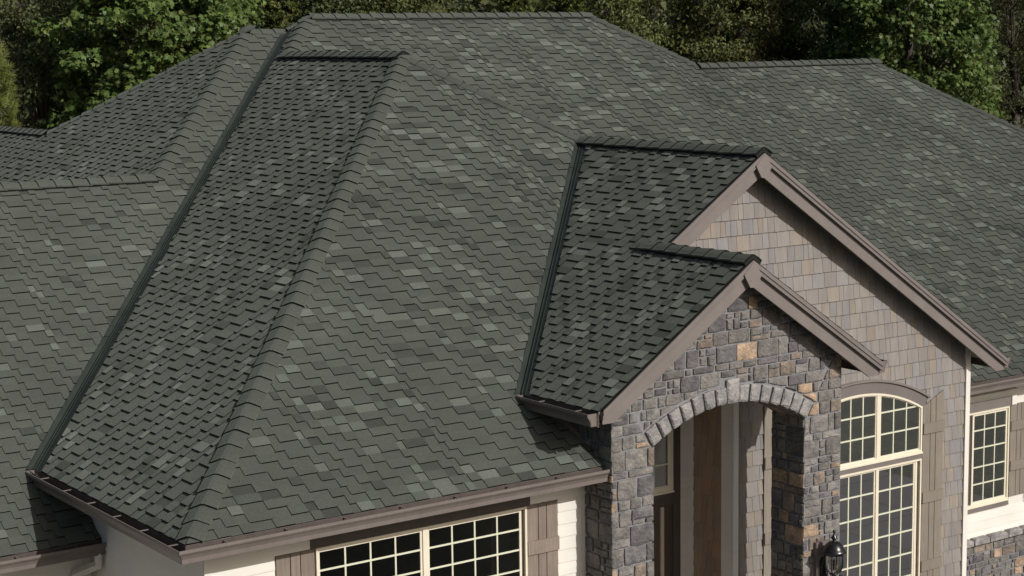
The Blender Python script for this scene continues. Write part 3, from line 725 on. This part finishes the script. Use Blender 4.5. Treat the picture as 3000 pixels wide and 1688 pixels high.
# ------------------------------------------------------------------ windows
def bar(m, x0, x1, z0, z1, y0, y1): m.box((x0, y0, z0), (x1, y1, z1))
def sash(win, x0, x1, z0, z1, y, cols, rows, rail=.035, topf=None):
    """sash frame with panes and muntins; topf(x) = curved head height"""
    f = MB(); zt_ = z1
    bar(f, x0, x0+rail, z0, min(z1, topf(x0+rail/2) if topf else z1), y, y+.035); bar(f, x1-rail, x1, z0, min(z1, topf(x1-rail/2) if topf else z1), y, y+.035)
    bar(f, x0+rail, x1-rail, z0, z0+rail, y+.001, y+.034)
    if topf:
        n = 12
        for i in range(n):
            xa, xb = x0+(x1-x0)*i/n, x0+(x1-x0)*(i+1)/n
            f.prism([(xa, y+.001, topf(xa)-rail), (xb, y+.001, topf(xb)-rail), (xb, y+.001, topf(xb)), (xa, y+.001, topf(xa))], (0, .033, 0))
    else: bar(f, x0+rail, x1-rail, z1-rail, z1, y+.001, y+.034)
    f.build('sash', [M_CREAM], win)
    gx0, gx1, gz0 = x0+rail, x1-rail, z0+rail; gz1 = rows[-1]
    cx = [gx0+(gx1-gx0)*i/cols for i in range(cols+1)]
    def top(x): return (topf(x)-rail) if topf else z1-rail
    zr = [gz0]+list(rows[:-1])
    for i in range(cols):
        for j in range(len(zr)):
            zb = zr[j]
            if j+1 < len(zr): p = [(cx[i], zb), (cx[i+1], zb), (cx[i+1], min(zr[j+1], top(cx[i+1]))), (cx[i], min(zr[j+1], top(cx[i])))]
            else: p = [(cx[i], zb), (cx[i+1], zb)]+[(cx[i+1]+(cx[i]-cx[i+1])*k/4, top(cx[i+1]+(cx[i]-cx[i+1])*k/4)) for k in range(5)]
            if min(q[1] for q in p[2:])-zb < .015: 
                p = [q if q[1] > zb+.002 else (q[0], zb+.002) for q in p]
            m = MB(); m.prism([(q[0], y+.016, q[1]) for q in p], (0, .006, 0)); m.build('pane', [M_GLASS], win)
    mw = .011
    for i in range(1, cols):
        m = MB(); bar(m, cx[i]-mw, cx[i]+mw, gz0, top(cx[i]), y+.006, y+.0155); m.build('muntin', [M_MUNT], win)
    for zz in zr[1:]:
        xa, xb = gx0, gx1
        if topf:
            while top(xb-.02) < zz+.01 and xb > gx0: xb -= .02
            while top(xa+.02) < zz+.01 and xa < gx1: xa += .02
        m = MB(); bar(m, xa, xb, zz-mw, zz+mw, y+.004, y+.0135); m.build('muntin', [M_MUNT], win)
def room(x0, x1, z0, z1, y, d):
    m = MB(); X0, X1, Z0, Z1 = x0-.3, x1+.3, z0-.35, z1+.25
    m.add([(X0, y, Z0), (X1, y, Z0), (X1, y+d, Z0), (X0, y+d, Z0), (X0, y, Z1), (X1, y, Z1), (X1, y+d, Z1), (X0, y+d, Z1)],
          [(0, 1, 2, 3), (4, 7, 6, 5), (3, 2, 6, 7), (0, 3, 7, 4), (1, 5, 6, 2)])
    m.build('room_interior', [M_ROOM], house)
    m = MB(); m.box((x0+.02, y-.01, z0-.03), (x1-.02, y+.22, z0+.012)); m.build('inner_sill', [M_SILL], house)
    for ca, cb in ((x0-.05, x0+.22), (x1-.24, x1+.05)):
        m = MB(); n = 18; ps = [(ca+(cb-ca)*i/n, y+.30+.03*math.sin(i*2.1)) for i in range(n+1)]
        m.add([(px, py, zz) for zz in (z0-.3, z1+.2) for px, py in ps], [(i, i+1, n+2+i, n+1+i) for i in range(n)]); m.build('curtain', [M_CURT], house)
def outer_frame(win, x0, x1, z0, z1, y, fw=.03):
    f = MB(); bar(f, x0, x0+fw, z0, z1, y, y+.11); bar(f, x1-fw, x1, z0, z1, y, y+.11); bar(f, x0+fw, x1-fw, z1-fw, z1, y+.001, y+.11); bar(f, x0+fw, x1-fw, z0, z0+fw, y+.001, y+.11)
    f.build('frame', [M_CREAM], win)
def window_root(label, x0, x1, z0, y):
    m = MB(); m.box((x0-.01, y-.012, z0-.03), (x1+.01, y+.08, z0)); w = m.build('window', [M_CREAM], house); w['label'] = label; return w
# near wing window: two wide sashes side by side
y0 = OW-.055
wn = window_root('wide two sash window under the front gutter', WX0, WX1, WZ0, y0)
outer_frame(wn, WX0, WX1, WZ0, WZ1, y0)
zr_ = [-.748-.272*i for i in range(5)][::-1]; zr_ = [q for q in zr_ if q > WZ0+.12]
sash(wn, WX0+.028, 3.36, WZ0+.03, WZ1-.03, y0+.03, 4, zr_+[WZ1], rail=.032)
sash(wn, 3.43, WX1-.07, WZ0+.03, WZ1-.03, y0+.03, 4, zr_+[WZ1], rail=.032)
m = MB(); bar(m, 3.36, 3.43, WZ0+.03, WZ1-.03, y0+.012, y0+.07); m.build('mullion', [M_CREAM], wn)
m = MB(); bar(m, WX1-.07, WX1-.032, WZ0+.03, WZ1-.03, y0+.045, y0+.07); m.build('jamb_liner', [M_DARKTRIM], wn)
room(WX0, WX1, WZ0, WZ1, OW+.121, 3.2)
# big arched window
y0 = YW-.055
wt = window_root('arched transom window of the tall gable', BX0, BX1, BZ_T0, y0)
f = MB(); fw = .035
bar(f, BX0, BX0+fw, BZ_T0, BZ_T1+.01, y0, y0+.11); bar(f, BX1-fw, BX1, BZ_T0, BZ_T1+.01, y0, y0+.11); bar(f, BX0+fw, BX1-fw, BZ_T0, BZ_T0+fw, y0+.001, y0+.11)
for i in range(20):
    xa, xb = axs[i], axs[i+1]; f.prism([(xa, y0+.001, barc(xa)-fw), (xb, y0+.001, barc(xb)-fw), (xb, y0+.001, barc(xb)), (xa, y0+.001, barc(xa))], (0, .109, 0))
f.build('frame', [M_CREAM], wt)
for xa, xb in ((BX0+fw, MU1-.042), (MU1+.042, MU2-.042), (MU2+.042, BX1-fw)):
    sash(wt, xa, xb, BZ_T0+fw, 9, y0+.02, 3, [-.874, -.517, 0], rail=.022, topf=lambda x: barc(x)-fw+.004)
for mu in (MU1, MU2): m = MB(); bar(m, mu-.042, mu+.042, BZ_T0+fw, barc(mu)-fw, y0+.006, y0+.06); m.build('mullion', [M_CREAM], wt)
wb = window_root('tall multi pane window below the arched transom', BX0, BX1, BZ_B, y0)
outer_frame(wb, BX0, BX1, BZ_B, BZ_LT, y0, .032)
rows_ = [-1.812-.385*i for i in range(6)][::-1]; rows_ = [q for q in rows_ if q > BZ_B+.15]
sash(wb, BX0+.032, MU1-.04, BZ_B+.032, BZ_LT-.03, y0+.03, 3, rows_+[0], rail=.03)
sash(wb, MU1+.01, MU2-.04, BZ_B+.032, BZ_LT-.03, y0+.03, 3, rows_+[0], rail=.03)
sash(wb, MU2+.01, BX1-.13, BZ_B+.032, BZ_LT-.03, y0+.03, 3, rows_+[0], rail=.034)
for mu in (MU1, MU2): m = MB(); bar(m, mu-.04, mu+.01, BZ_B+.03, BZ_LT-.03, y0+.01, y0+.07); m.build('mullion', [M_CREAM], wb)
m = MB(); bar(m, BX1-.13, BX1-.09, BZ_B+.03, BZ_LT-.03, y0+.022, y0+.07); bar(m, BX1-.085, BX1-.07, BZ_B+.03, BZ_LT-.03, y0+.035, y0+.07); m.build('jamb_strip', [M_CREAM], wb)
m = MB(); bar(m, BX1-.07, BX1-.032, BZ_B+.03, BZ_LT-.03, y0+.05, y0+.07); m.build('jamb_liner', [M_DARKTRIM], wb)
m = MB(); m.box((BX0-.02, YW-.045, BZ_LT), (BX1+.02, YW, BZ_T0-.03)); m.build('transom_bar', [M_TRIM], gw)
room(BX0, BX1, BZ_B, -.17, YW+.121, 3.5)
m = MB(); m.box((BX0+.02, YW+.11, BZ_T0-.03), (BX1-.02, YW+.30, BZ_T0+.012)); m.build('inner_sill', [M_SILL], house)
# arched head casing
m = MB(); n = 24; hx = 1.225
def cas(x): return BCZ+math.sqrt((BR+.225)**2-(x-BMX)**2)
for i in range(n):
    ta, tb = -.522+1.044*i/n, -.522+1.044*(i+1)/n
    pin = lambda t: (BMX+(BR-.004)*math.sin(t), BCZ+(BR-.004)*math.cos(t)); pout = lambda t: (BMX+(BR+.185)*math.sin(t)*1.0, BCZ+(BR+.185)*math.cos(t))
    q = [pin(ta), pin(tb), pout(tb), pout(ta)]
    m.prism([(x_, YW-.045, z_) for x_, z_ in q], (0, .046, 0), tone=(.92, .92, .93))
m.build('arched_casing', [M_TRIM], gw)
m = MB()
for i in range(n):
    ta, tb = -.53+1.06*i/n, -.53+1.06*(i+1)/n
    q = [(BMX+r_*math.sin(t), BCZ+r_*math.cos(t)) for r_, t in ((BR+.186, ta), (BR+.186, tb), (BR+.222, tb), (BR+.222, ta))]
    m.prism([(x_, YW-.075, z_) for x_, z_ in q], (0, .076, 0), tone=(1.1, 1.1, 1.1))
m.build('casing_crown', [M_TRIM], gw)
# right window
y0 = YRW-.055
wr = window_root('single tall grid window right of the tall gable', RX0, RX1, RZ0, y0)
outer_frame(wr, RX0, RX1, RZ0, RZ1, y0, .032)
sash(wr, 17.19, RX1-.03, RZ0+.03, RZ1-.03, y0+.025, 3, [-2.74, -2.42, -2.065, -1.73, 0], rail=.045)
sash(wr, RX0+.03, 17.05, RZ0+.03, RZ1-.03, y0+.025, 2, [-2.74, -2.42, -2.065, -1.73, 0], rail=.045)
m = MB(); bar(m, 17.05, 17.19, RZ0+.03, RZ1-.03, y0+.05, y0+.08); m.build('mullion', [M_DARKTRIM], wr)
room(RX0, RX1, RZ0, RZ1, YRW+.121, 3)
# entry transom
y0 = 2.58
we = window_root('dark transom window beside the entry', 8.0, 9.31, -1.385, y0)
outer_frame(we, 8.0, 9.31, -1.385, .7, y0, .07)
sash(we, 8.07, 9.24, -1.315, .63, y0+.01, 2, [-.96, -.5, 0], rail=.02)

# ------------------------------------------------------------------ shutters
def shutter(x0, x1, z0, z1, y, battens, label, tops=None, mat_=M_SHUT, tn=1.0):
    w_ = x1-x0; k = [x0, x0+.37*w_, x0+.63*w_, x1]; rr = random.Random(int(x0*100))
    root = None
    for i in range(3):
        m = MB(); t = rr.uniform(.9, 1.08)*tn; xa, xb = k[i]+.006, k[i+1]-.006
        za = tops(xa) if tops else z1; zb = tops(xb) if tops else z1
        m.prism([(xa, y-.026, z0), (xb, y-.026, z0), (xb, y-.026, zb), (xa, y-.026, za)], (0, .026, 0), tone=(t, t, t))
        if root is None:
            bk = MB(); bk.prism([(x0+.01, y-.004, z0+.01), (x1-.01, y-.004, z0+.01), (x1-.01, y-.004, (tops(x1) if tops else z1)-.02), (x0+.01, y-.004, (tops(x0) if tops else z1)-.02)], (0, .003, 0))
            root = bk.build('shutter', [M_EDGE], house); root['label'] = label
        m.build('plank', [mat_], root)
    for zb in battens:
        m = MB(); t = rr.uniform(.98, 1.1)*tn; m.box((x0+.002, y-.055, zb), (x1-.002, y-.026, zb+.18), tone=(t, t, t)); m.build('batten', [mat_], root)
shutter(4.955, 5.465, -2.1, -.447, OW-.002, (-1.115, -1.95), 'board shutter right of the near wing window')
shutter(1.315, 1.84, -2.1, -.462, OW-.002, (-1.115, -1.95), 'board shutter left of the near wing window')
M_SHUT2 = mat('taupe_shutter_paint', (.205, .180, .148), .7, noise=[((45, 45, 2), .88, 1.08), ((3, 3, 3), .93, 1.07)], bump=((70, 70, 3), .25, .004))
shutter(13.885, 14.385, -4.2, -.3, YW-.022, (-.998, -2.16, -3.325), 'tall board shutter right of the arched window', tops=lambda x: -.545+.46*(x-13.885), mat_=M_SHUT2)
shutter(10.35, 10.855, -4.2, -.3, YW-.022, (-1.045, -2.23, -3.4), 'tall board shutter left of the arched window', tops=lambda x: -.055-.46*(x-10.35), mat_=M_SHUT2, tn=1.1)
shutter(18.25, 18.74, RZ0+.02, -1.36, YRW-.002, (-1.86, -2.62), 'board shutter right of the single grid window', mat_=M_SHUT2)

# ------------------------------------------------------------------ wall lantern
LX, LY, LZ = 9.70, -.45, -2.05
lan = thing('wall_lantern', 'black domed glass lantern mounted on the right stone pier', 'lantern', (LX, LY, LZ))
m = MB(); m.box((9.57, -.235, -2.25), (9.85, -.17, -1.63)); m.build('mounting_block', [M_GUT], lan)
m = MB(); m.prism([(9.64, -.26, -2.2), (9.78, -.26, -2.2), (9.79, -.26, -1.92), (9.75, -.26, -1.86), (9.67, -.26, -1.86), (9.63, -.26, -1.92)], (0, .026, 0)); m.build('back_plate', [M_BLACK], lan)
m = MB(); m.tube([(9.71, -.25, -1.95), (9.71, -.30, -2.12), (9.705, -.36, -2.19), (9.70, -.43, -2.16), (LX, LY, -2.08)], [.02, .018, .016, .016, .02]); m.build('arm', [M_BLACK], lan, smooth=True)
C0 = (LX, LY, 0)
m = MB(); m.lathe([(.0, -1.57), (.04, -1.573), (.083, -1.59), (.118, -1.622), (.140, -1.662), (.158, -1.695), (.178, -1.714), (.178, -1.728), (.155, -1.745), (.145, -1.765), (.12, -1.768)], C0, 32); m.build('dome', [M_BLACK], lan, smooth=True)
m = MB(); m.lathe([(0, -1.402), (.012, -1.41), (.022, -1.43), (.018, -1.45), (.010, -1.465), (.02, -1.48), (.022, -1.49), (.045, -1.52), (.05, -1.53), (.03, -1.55), (.02, -1.56), (.035, -1.575)], C0, 20); m.build('finial', [M_BLACK], lan, smooth=True)
m = MB(); m.lathe([(.128, -1.766), (.130, -1.86), (.122, -1.95), (.095, -2.01), (.06, -2.035)], C0, 28); m.build('glass_globe', [M_GLASS], lan, smooth=True)
for k in range(4):
    an = .5+k*math.pi/2; m = MB()
    m.tube([(LX+r_*math.cos(an), LY+r_*math.sin(an), z_) for r_, z_ in ((.133, -1.76), (.135, -1.86), (.127, -1.95), (.10, -2.012), (.05, -2.045))], [.007]*5, 6); m.build('rib', [M_BLACK], lan)
m = MB(); m.lathe([(.0, -2.03), (.065, -2.032), (.07, -2.045), (.05, -2.065), (.025, -2.085), (.0, -2.11)], C0, 20); m.build('base', [M_BLACK], lan, smooth=True)
m = MB(); m.lathe([(.0, -1.84), (.012, -1.85), (.012, -2.03)], C0, 10); m.build('candle', [M_BLACK], lan)

# ------------------------------------------------------------------ ground and hillside
m = MB(); m.box((-400, -400, GZ-1), (400, 400, GZ)); g = m.build('ground', [M_GROUND]); g['kind'] = 'structure'
rr = random.Random(6)
def paving(name, x0, x1, y0, y1, nx, ny, pm=None):
    m = MB(); m.box((x0, y0, GZ+.004), (x1, y1, GZ+.03)); base_ = m.build(name, [M_MORTAR]); base_['kind'] = 'structure'
    for i in range(nx):
        for j in range(ny):
            t = rr.uniform(.93, 1.05); m = MB(); m.box((x0+(x1-x0)*i/nx+.008, y0+(y1-y0)*j/ny+.008, GZ+.02), (x0+(x1-x0)*(i+1)/nx-.008, y0+(y1-y0)*(j+1)/ny-.008, GZ+.05), tone=(t, t, t)); m.build('slab', [pm or M_CONC], base_)
paving('bounce_walkway', 6.2, 9.8, -9.0, 2.6, 2, 6); paving('driveway', 17.0, 24.0, -30.0, 2.9, 3, 12, M_ASPH)  # first paving: unseen pale slab added to bounce light into the entry
m = MB(); rr = random.Random(5); NX, NY = 60, 14; vs = []
dirv = Vector((.64, .77, 0)); sv = Vector((.77, -.64, 0))
for j in range(NY):
    for i in range(NX):
        dd = 68+j*9; ss = (i-NX/2)*4.5; hgt = GZ+.02+min(22, max(0, (j-.4))*3.4)+(rr.uniform(-.5, .5) if j else -.3)
        p = Vector((CAM.x, CAM.y, 0))+dirv*dd+sv*ss; vs.append((p.x, p.y, hgt))
m.add(vs, [(j*NX+i, j*NX+i+1, (j+1)*NX+i+1, (j+1)*NX+i) for j in range(NY-1) for i in range(NX-1)])
h = m.build('hillside', [M_HILL], smooth=True); h['kind'] = 'structure'

# ------------------------------------------------------------------ trees
def fast_mesh(name, V, F, tone, material):
    """V (n,3), F (m,k) equal-size faces, tone (m,3)"""
    me = bpy.data.meshes.new(name); k = F.shape[1]
    me.vertices.add(len(V)); me.vertices.foreach_set('co', V.astype(np.float32).ravel())
    me.loops.add(F.size); me.loops.foreach_set('vertex_index', F.astype(np.int32).ravel())
    me.polygons.add(len(F)); me.polygons.foreach_set('loop_start', np.arange(0, F.size, k, dtype=np.int32))
    try: me.polygons.foreach_set('loop_total', np.full(len(F), k, dtype=np.int32))
    except Exception: pass
    me.materials.append(material); me.update(calc_edges=True)
    at = me.attributes.new('tone', 'FLOAT_COLOR', 'FACE'); at.data.foreach_set('color', np.concatenate([tone, np.ones((len(tone), 1))], 1).astype(np.float32).ravel())
    return me
MAPLE = (np.array([(0, 0, 0), (.2, -.1, .02), (.47, -.04, -.06), (.36, .17, .02), (.50, .45, -.08), (.22, .5, .02), (0, .9, -.12), (-.22, .5, .02), (-.50, .45, -.08), (-.36, .17, .02), (-.47, -.04, -.06), (-.2, -.1, .02)]),
         np.array([(0, 1, 3), (1, 2, 3), (0, 3, 5), (3, 4, 5), (0, 5, 7), (5, 6, 7), (0, 7, 9), (7, 8, 9), (0, 9, 11), (9, 10, 11)]))
LEAF = (np.array([(0, 0, 0), (.26, .42, .06), (0, 1, -.06), (-.26, .42, .06)]), np.array([(0, 1, 2), (0, 2, 3)]))
NEEDLE = (np.array([(-.035, 0, 0), (.035, 0, 0), (0, 1, 0)]), np.array([(0, 1, 2)]))
def leaves(tmpl, pos, ydir, nrm, size, tone):
    n = len(pos); y = ydir/np.linalg.norm(ydir, axis=1, keepdims=True); x = np.cross(y, nrm); x /= np.linalg.norm(x, axis=1, keepdims=True)+1e-9; z = np.cross(x, y)
    T, F = tmpl; V = pos[:, None, :]+size[:, None, None]*(T[None, :, 0, None]*x[:, None, :]+T[None, :, 1, None]*y[:, None, :]+T[None, :, 2, None]*z[:, None, :])
    FF = (F[None]+(np.arange(n)*len(T))[:, None, None]).reshape(-1, 3)
    return V.reshape(-1, 3), FF, np.repeat(tone, len(F), 0)
def limbs(base, top, r, centers, rng, name, parent):
    m = MB(); b = np.array(base); t = np.array(top); npt = 7
    pts = [b+(t-b)*i/(npt-1)+rng.normal(0, .08, 3)*(0 < i < npt-1) for i in range(npt)]
    m.tube(pts, [r*(1-.8*i/(npt-1)) for i in range(npt)], 9)
    for c in centers:
        i = min(npt-2, max(1, int(npt*.85*max(0, min(1, (c[2]-b[2]-1.2)/(t[2]-b[2]+1e-6))))))
        s = pts[i]; mid = s+(c-s)*.5+np.array((0, 0, -.15)); rr0 = r*(1-.8*i/(npt-1))*.45
        m.tube([s, mid, c], [rr0, rr0*.6, .012], 5)
    return m.build('trunk', [M_BARK], parent, smooth=True)
def broadleaf(name, label, cat, xy, H, rx, zlo, n_clump, n_leaf, lsize, tmpl, material, seed, spread, hue=(1, 1, 1), clump_r=.6, group=None, droop=.6):
    rng = np.random.default_rng(seed); root = thing(name, label, cat, (xy[0], xy[1], GZ), group)
    z0, z1 = GZ+zlo, GZ+H; cz = (z0+z1)/2; hz = (z1-z0)/2
    d = rng.normal(size=(n_clump, 3)); d /= np.linalg.norm(d, axis=1, keepdims=True); rad = rng.uniform(.35, 1.0, n_clump)**.45
    C = np.stack([xy[0]+d[:, 0]*rad*rx*(1+.12*rng.normal(size=n_clump)), xy[1]+d[:, 1]*rad*rx, cz+d[:, 2]*rad*hz], 1)
    limbs((xy[0], xy[1], GZ-.1), (xy[0]+rng.normal()*.3, xy[1]+rng.normal()*.3, z1-hz*.35), .05+.018*H, C[::max(1, n_clump//34)], rng, name, root)
    idx = rng.integers(0, n_clump, n_leaf); off = rng.normal(size=(n_leaf, 3)); off /= np.linalg.norm(off, axis=1, keepdims=True)
    off *= (rng.uniform(0, 1, (n_leaf, 1))**.5)*clump_r*np.array([1, 1, .62])
    pos = C[idx]+off
    out = pos-np.array([xy[0], xy[1], cz-hz*.3]); out /= np.linalg.norm(out, axis=1, keepdims=True)+1e-6
    nrm = off/(np.linalg.norm(off, axis=1, keepdims=True)+1e-6)*.6+out*.5+np.array([0, 0, .35])+.55*np.array(SUNDIR)+rng.normal(size=(n_leaf, 3))*spread
    yd = rng.normal(size=(n_leaf, 3))*.7+out*.4+np.array([0, 0, -droop])
    ct = rng.uniform(.75, 1.25, n_clump)[idx]; lt = ct*rng.uniform(.65, 1.35, n_leaf)
    warm = rng.uniform(-.12, .2, n_leaf)
    tone = np.stack([lt*(1+warm)*hue[0], lt*hue[1], lt*(1-warm*.5)*hue[2]], 1)
    V, F, T = leaves(tmpl, pos, yd, nrm, lsize*rng.uniform(.7, 1.3, n_leaf), tone)
    link('crown', fast_mesh('crown', V, F, T, material), root)
    return root
def conifer(name, label, xy, H, rx, zlo, n_br, needles, nl, material, seed, tmpl=NEEDLE, droop=.2, upturn=.3, tipsize=1.0, group=None):
    rng = np.random.default_rng(seed); root = thing(name, label, 'tree', (xy[0], xy[1], GZ), group)
    tr = MB(); tr.tube([(xy[0], xy[1], GZ-.1), (xy[0]+.1, xy[1], GZ+H*.5), (xy[0], xy[1]+.05, GZ+H)], [.05+.016*H, .03+.009*H, .015], 8)
    PO, YD, TN = [], [], []
    for k in range(n_br):
        f = rng.uniform(0, 1)**.8; zz = GZ+zlo+(H-zlo)*f; L = rx*(1-f)**.75*rng.uniform(.7, 1.1)+.15; an = rng.uniform(0, 2*math.pi)
        dr_ = np.array([math.cos(an), math.sin(an), 0]); tip = np.array([xy[0], xy[1], zz])+dr_*L+np.array([0, 0, -droop*L+upturn*L*.5]); root_ = np.array([xy[0], xy[1], zz])
        tr.tube([root_, (root_+tip)/2+np.array([0, 0, -.05*L]), tip], [.03, .02, .006], 4)
        nsh = max(3, int(L*5)); bt = rng.uniform(.75, 1.25)
        for s in range(nsh):
            t = rng.uniform(.3, 1.0); p = root_+(tip-root_)*t; sd_ = dr_*.5+rng.normal(size=3)*.6+np.array([0, 0, upturn*1.6-droop]); sd_ /= np.linalg.norm(sd_); sl = rng.uniform(.25, .5)*tipsize
            q = rng.uniform(0, 1, needles); pp = p+sd_*(q[:, None]*sl); yy = sd_*.9+rng.normal(size=(needles, 3))*.55
            PO.append(pp); YD.append(yy); TN.append(np.full(needles, bt)*rng.uniform(.7, 1.3, needles))
    PO = np.concatenate(PO); YD = np.concatenate(YD); TN = np.concatenate(TN); n = len(PO)
    tone = np.stack([TN*rng.uniform(.9, 1.2, n), TN, TN*.9], 1)
    tr.build('trunk', [M_BARK], root)
    V, F, T = leaves(tmpl, PO, YD, rng.normal(size=(n, 3)), nl*rng.uniform(.7, 1.2, n), tone)
    link('crown', fast_mesh('crown', V, F, T, material), root); return root

broadleaf('maple_tree', 'bright green large leaved maple behind the far left hip roof', 'tree', (13.4, 29.4), 14.5, 2.9, 3.0, 420, 42000, .165, MAPLE, M_MAPLE, 1, .4, clump_r=.6)
broadleaf('maple_tree', 'bright green large leaved maple beyond the right end of the roof', 'tree', (35.4, 21.5), 15.0, 2.7, 1.5, 420, 42000, .145, MAPLE, M_MAPLE, 2, .4, clump_r=.6)
conifer('pine_tree', 'long needled pine at the far left edge behind the roof', (7.7, 27.6), 10.5, 1.5, 2.0, 150, 130, .2, M_PINE, 3, droop=-.15, upturn=.8)
conifer('pine_tree', 'small pine just above the low roof dip at far left', (10.2, 28.2), 7.9, 1.1, 2.0, 90, 120, .17, M_PINE, 4, droop=-.15, upturn=.8)
SM = 'small leaved trees behind the house'
def small(label, xy, H, rx, zlo, seed, hue, ls=.14, nl=52000, ncl=420): return broadleaf('leafy_tree', label, 'tree', xy, H, rx, zlo, ncl, nl, ls, LEAF, M_OAKISH, seed, .55, hue=hue, clump_r=.5, group=SM)
small('dark small leaved tree between the pine and the left maple', (11.6, 34.5), 14, 3.4, 2.0, 11, (.8, .8, .8))
small('dark small leaved tree just right of the left maple and behind it', (16.8, 35.0), 14, 3.0, 2.5, 12, (.7, .75, .7))
conifer('cedar_tree', 'olive cedar right of the left maple above the upper ridge', (18.6, 32.6), 13.5, 2.0, 2, 230, 60, .13, M_CEDAR, 13, tmpl=LEAF, droop=.35, upturn=.2)
small('very dark leafy tree above the left end of the main ridge', (22.2, 36.0), 14, 2.6, 3, 14, (.55, .6, .55))
small('grey green leafy tree above the left half of the main ridge', (24.4, 35.0), 14, 3.2, 3, 15, (1.0, 1.0, .9))
conifer('cedar_tree', 'drooping cedar above the middle of the main ridge', (26.4, 30.6), 13.0, 2.1, 2, 240, 60, .14, M_CEDAR, 16, tmpl=LEAF, droop=.5, upturn=.1)
conifer('cedar_tree', 'yellowish upright cedar near the right end of the main ridge', (28.4, 30.4), 13.0, 1.5, 2, 240, 60, .12, M_CEDAR, 17, tmpl=LEAF, droop=.1, upturn=.5)
small('leafy tree above the right hip of the main roof', (31.2, 30.0), 14, 2.7, 2, 18, (1.0, 1.0, .8))
small('olive leafy tree above the left part of the lower right ridge', (33.6, 27.6), 14, 2.6, 2, 19, (.95, .92, .8))
small('leafy tree between the olive tree and the right maple', (35.6, 25.0), 14, 2.3, 2, 20, (.8, .85, .75))
small('dark twiggy tree at the far right edge', (40.8, 21.6), 14, 2.4, 2, 21, (.55, .55, .5), ls=.09)
# distant wood that reads as one mass
rng = np.random.default_rng(99); n = 110000
dd = rng.uniform(70, 84, n); ss = rng.uniform(-48, 48, n); zz = rng.uniform(GZ+1, GZ+19, n)
cl = rng.normal(size=(900, 3)); ci = rng.integers(0, 900, n)
pos = np.array([CAM.x, CAM.y, 0])+np.outer(dd, dirv)+np.outer(ss, sv); pos[:, 2] = zz
yd = rng.normal(size=(n, 3)); yd[:, 2] -= .5; nr = rng.normal(size=(n, 3))*.6+np.array([-.3, -.6, .6])
tn = rng.uniform(.6, 1.25, n)*(.7+.4*np.sin(ss*.9)*np.cos(zz*.8))
V, F, T = leaves(LEAF, pos, yd, nr, rng.uniform(.28, .6, n), np.stack([tn, tn, tn*.9], 1))
o = link('distant_wood', fast_mesh('distant_wood', V, F, T, M_OAKISH)); o['kind'] = 'stuff'
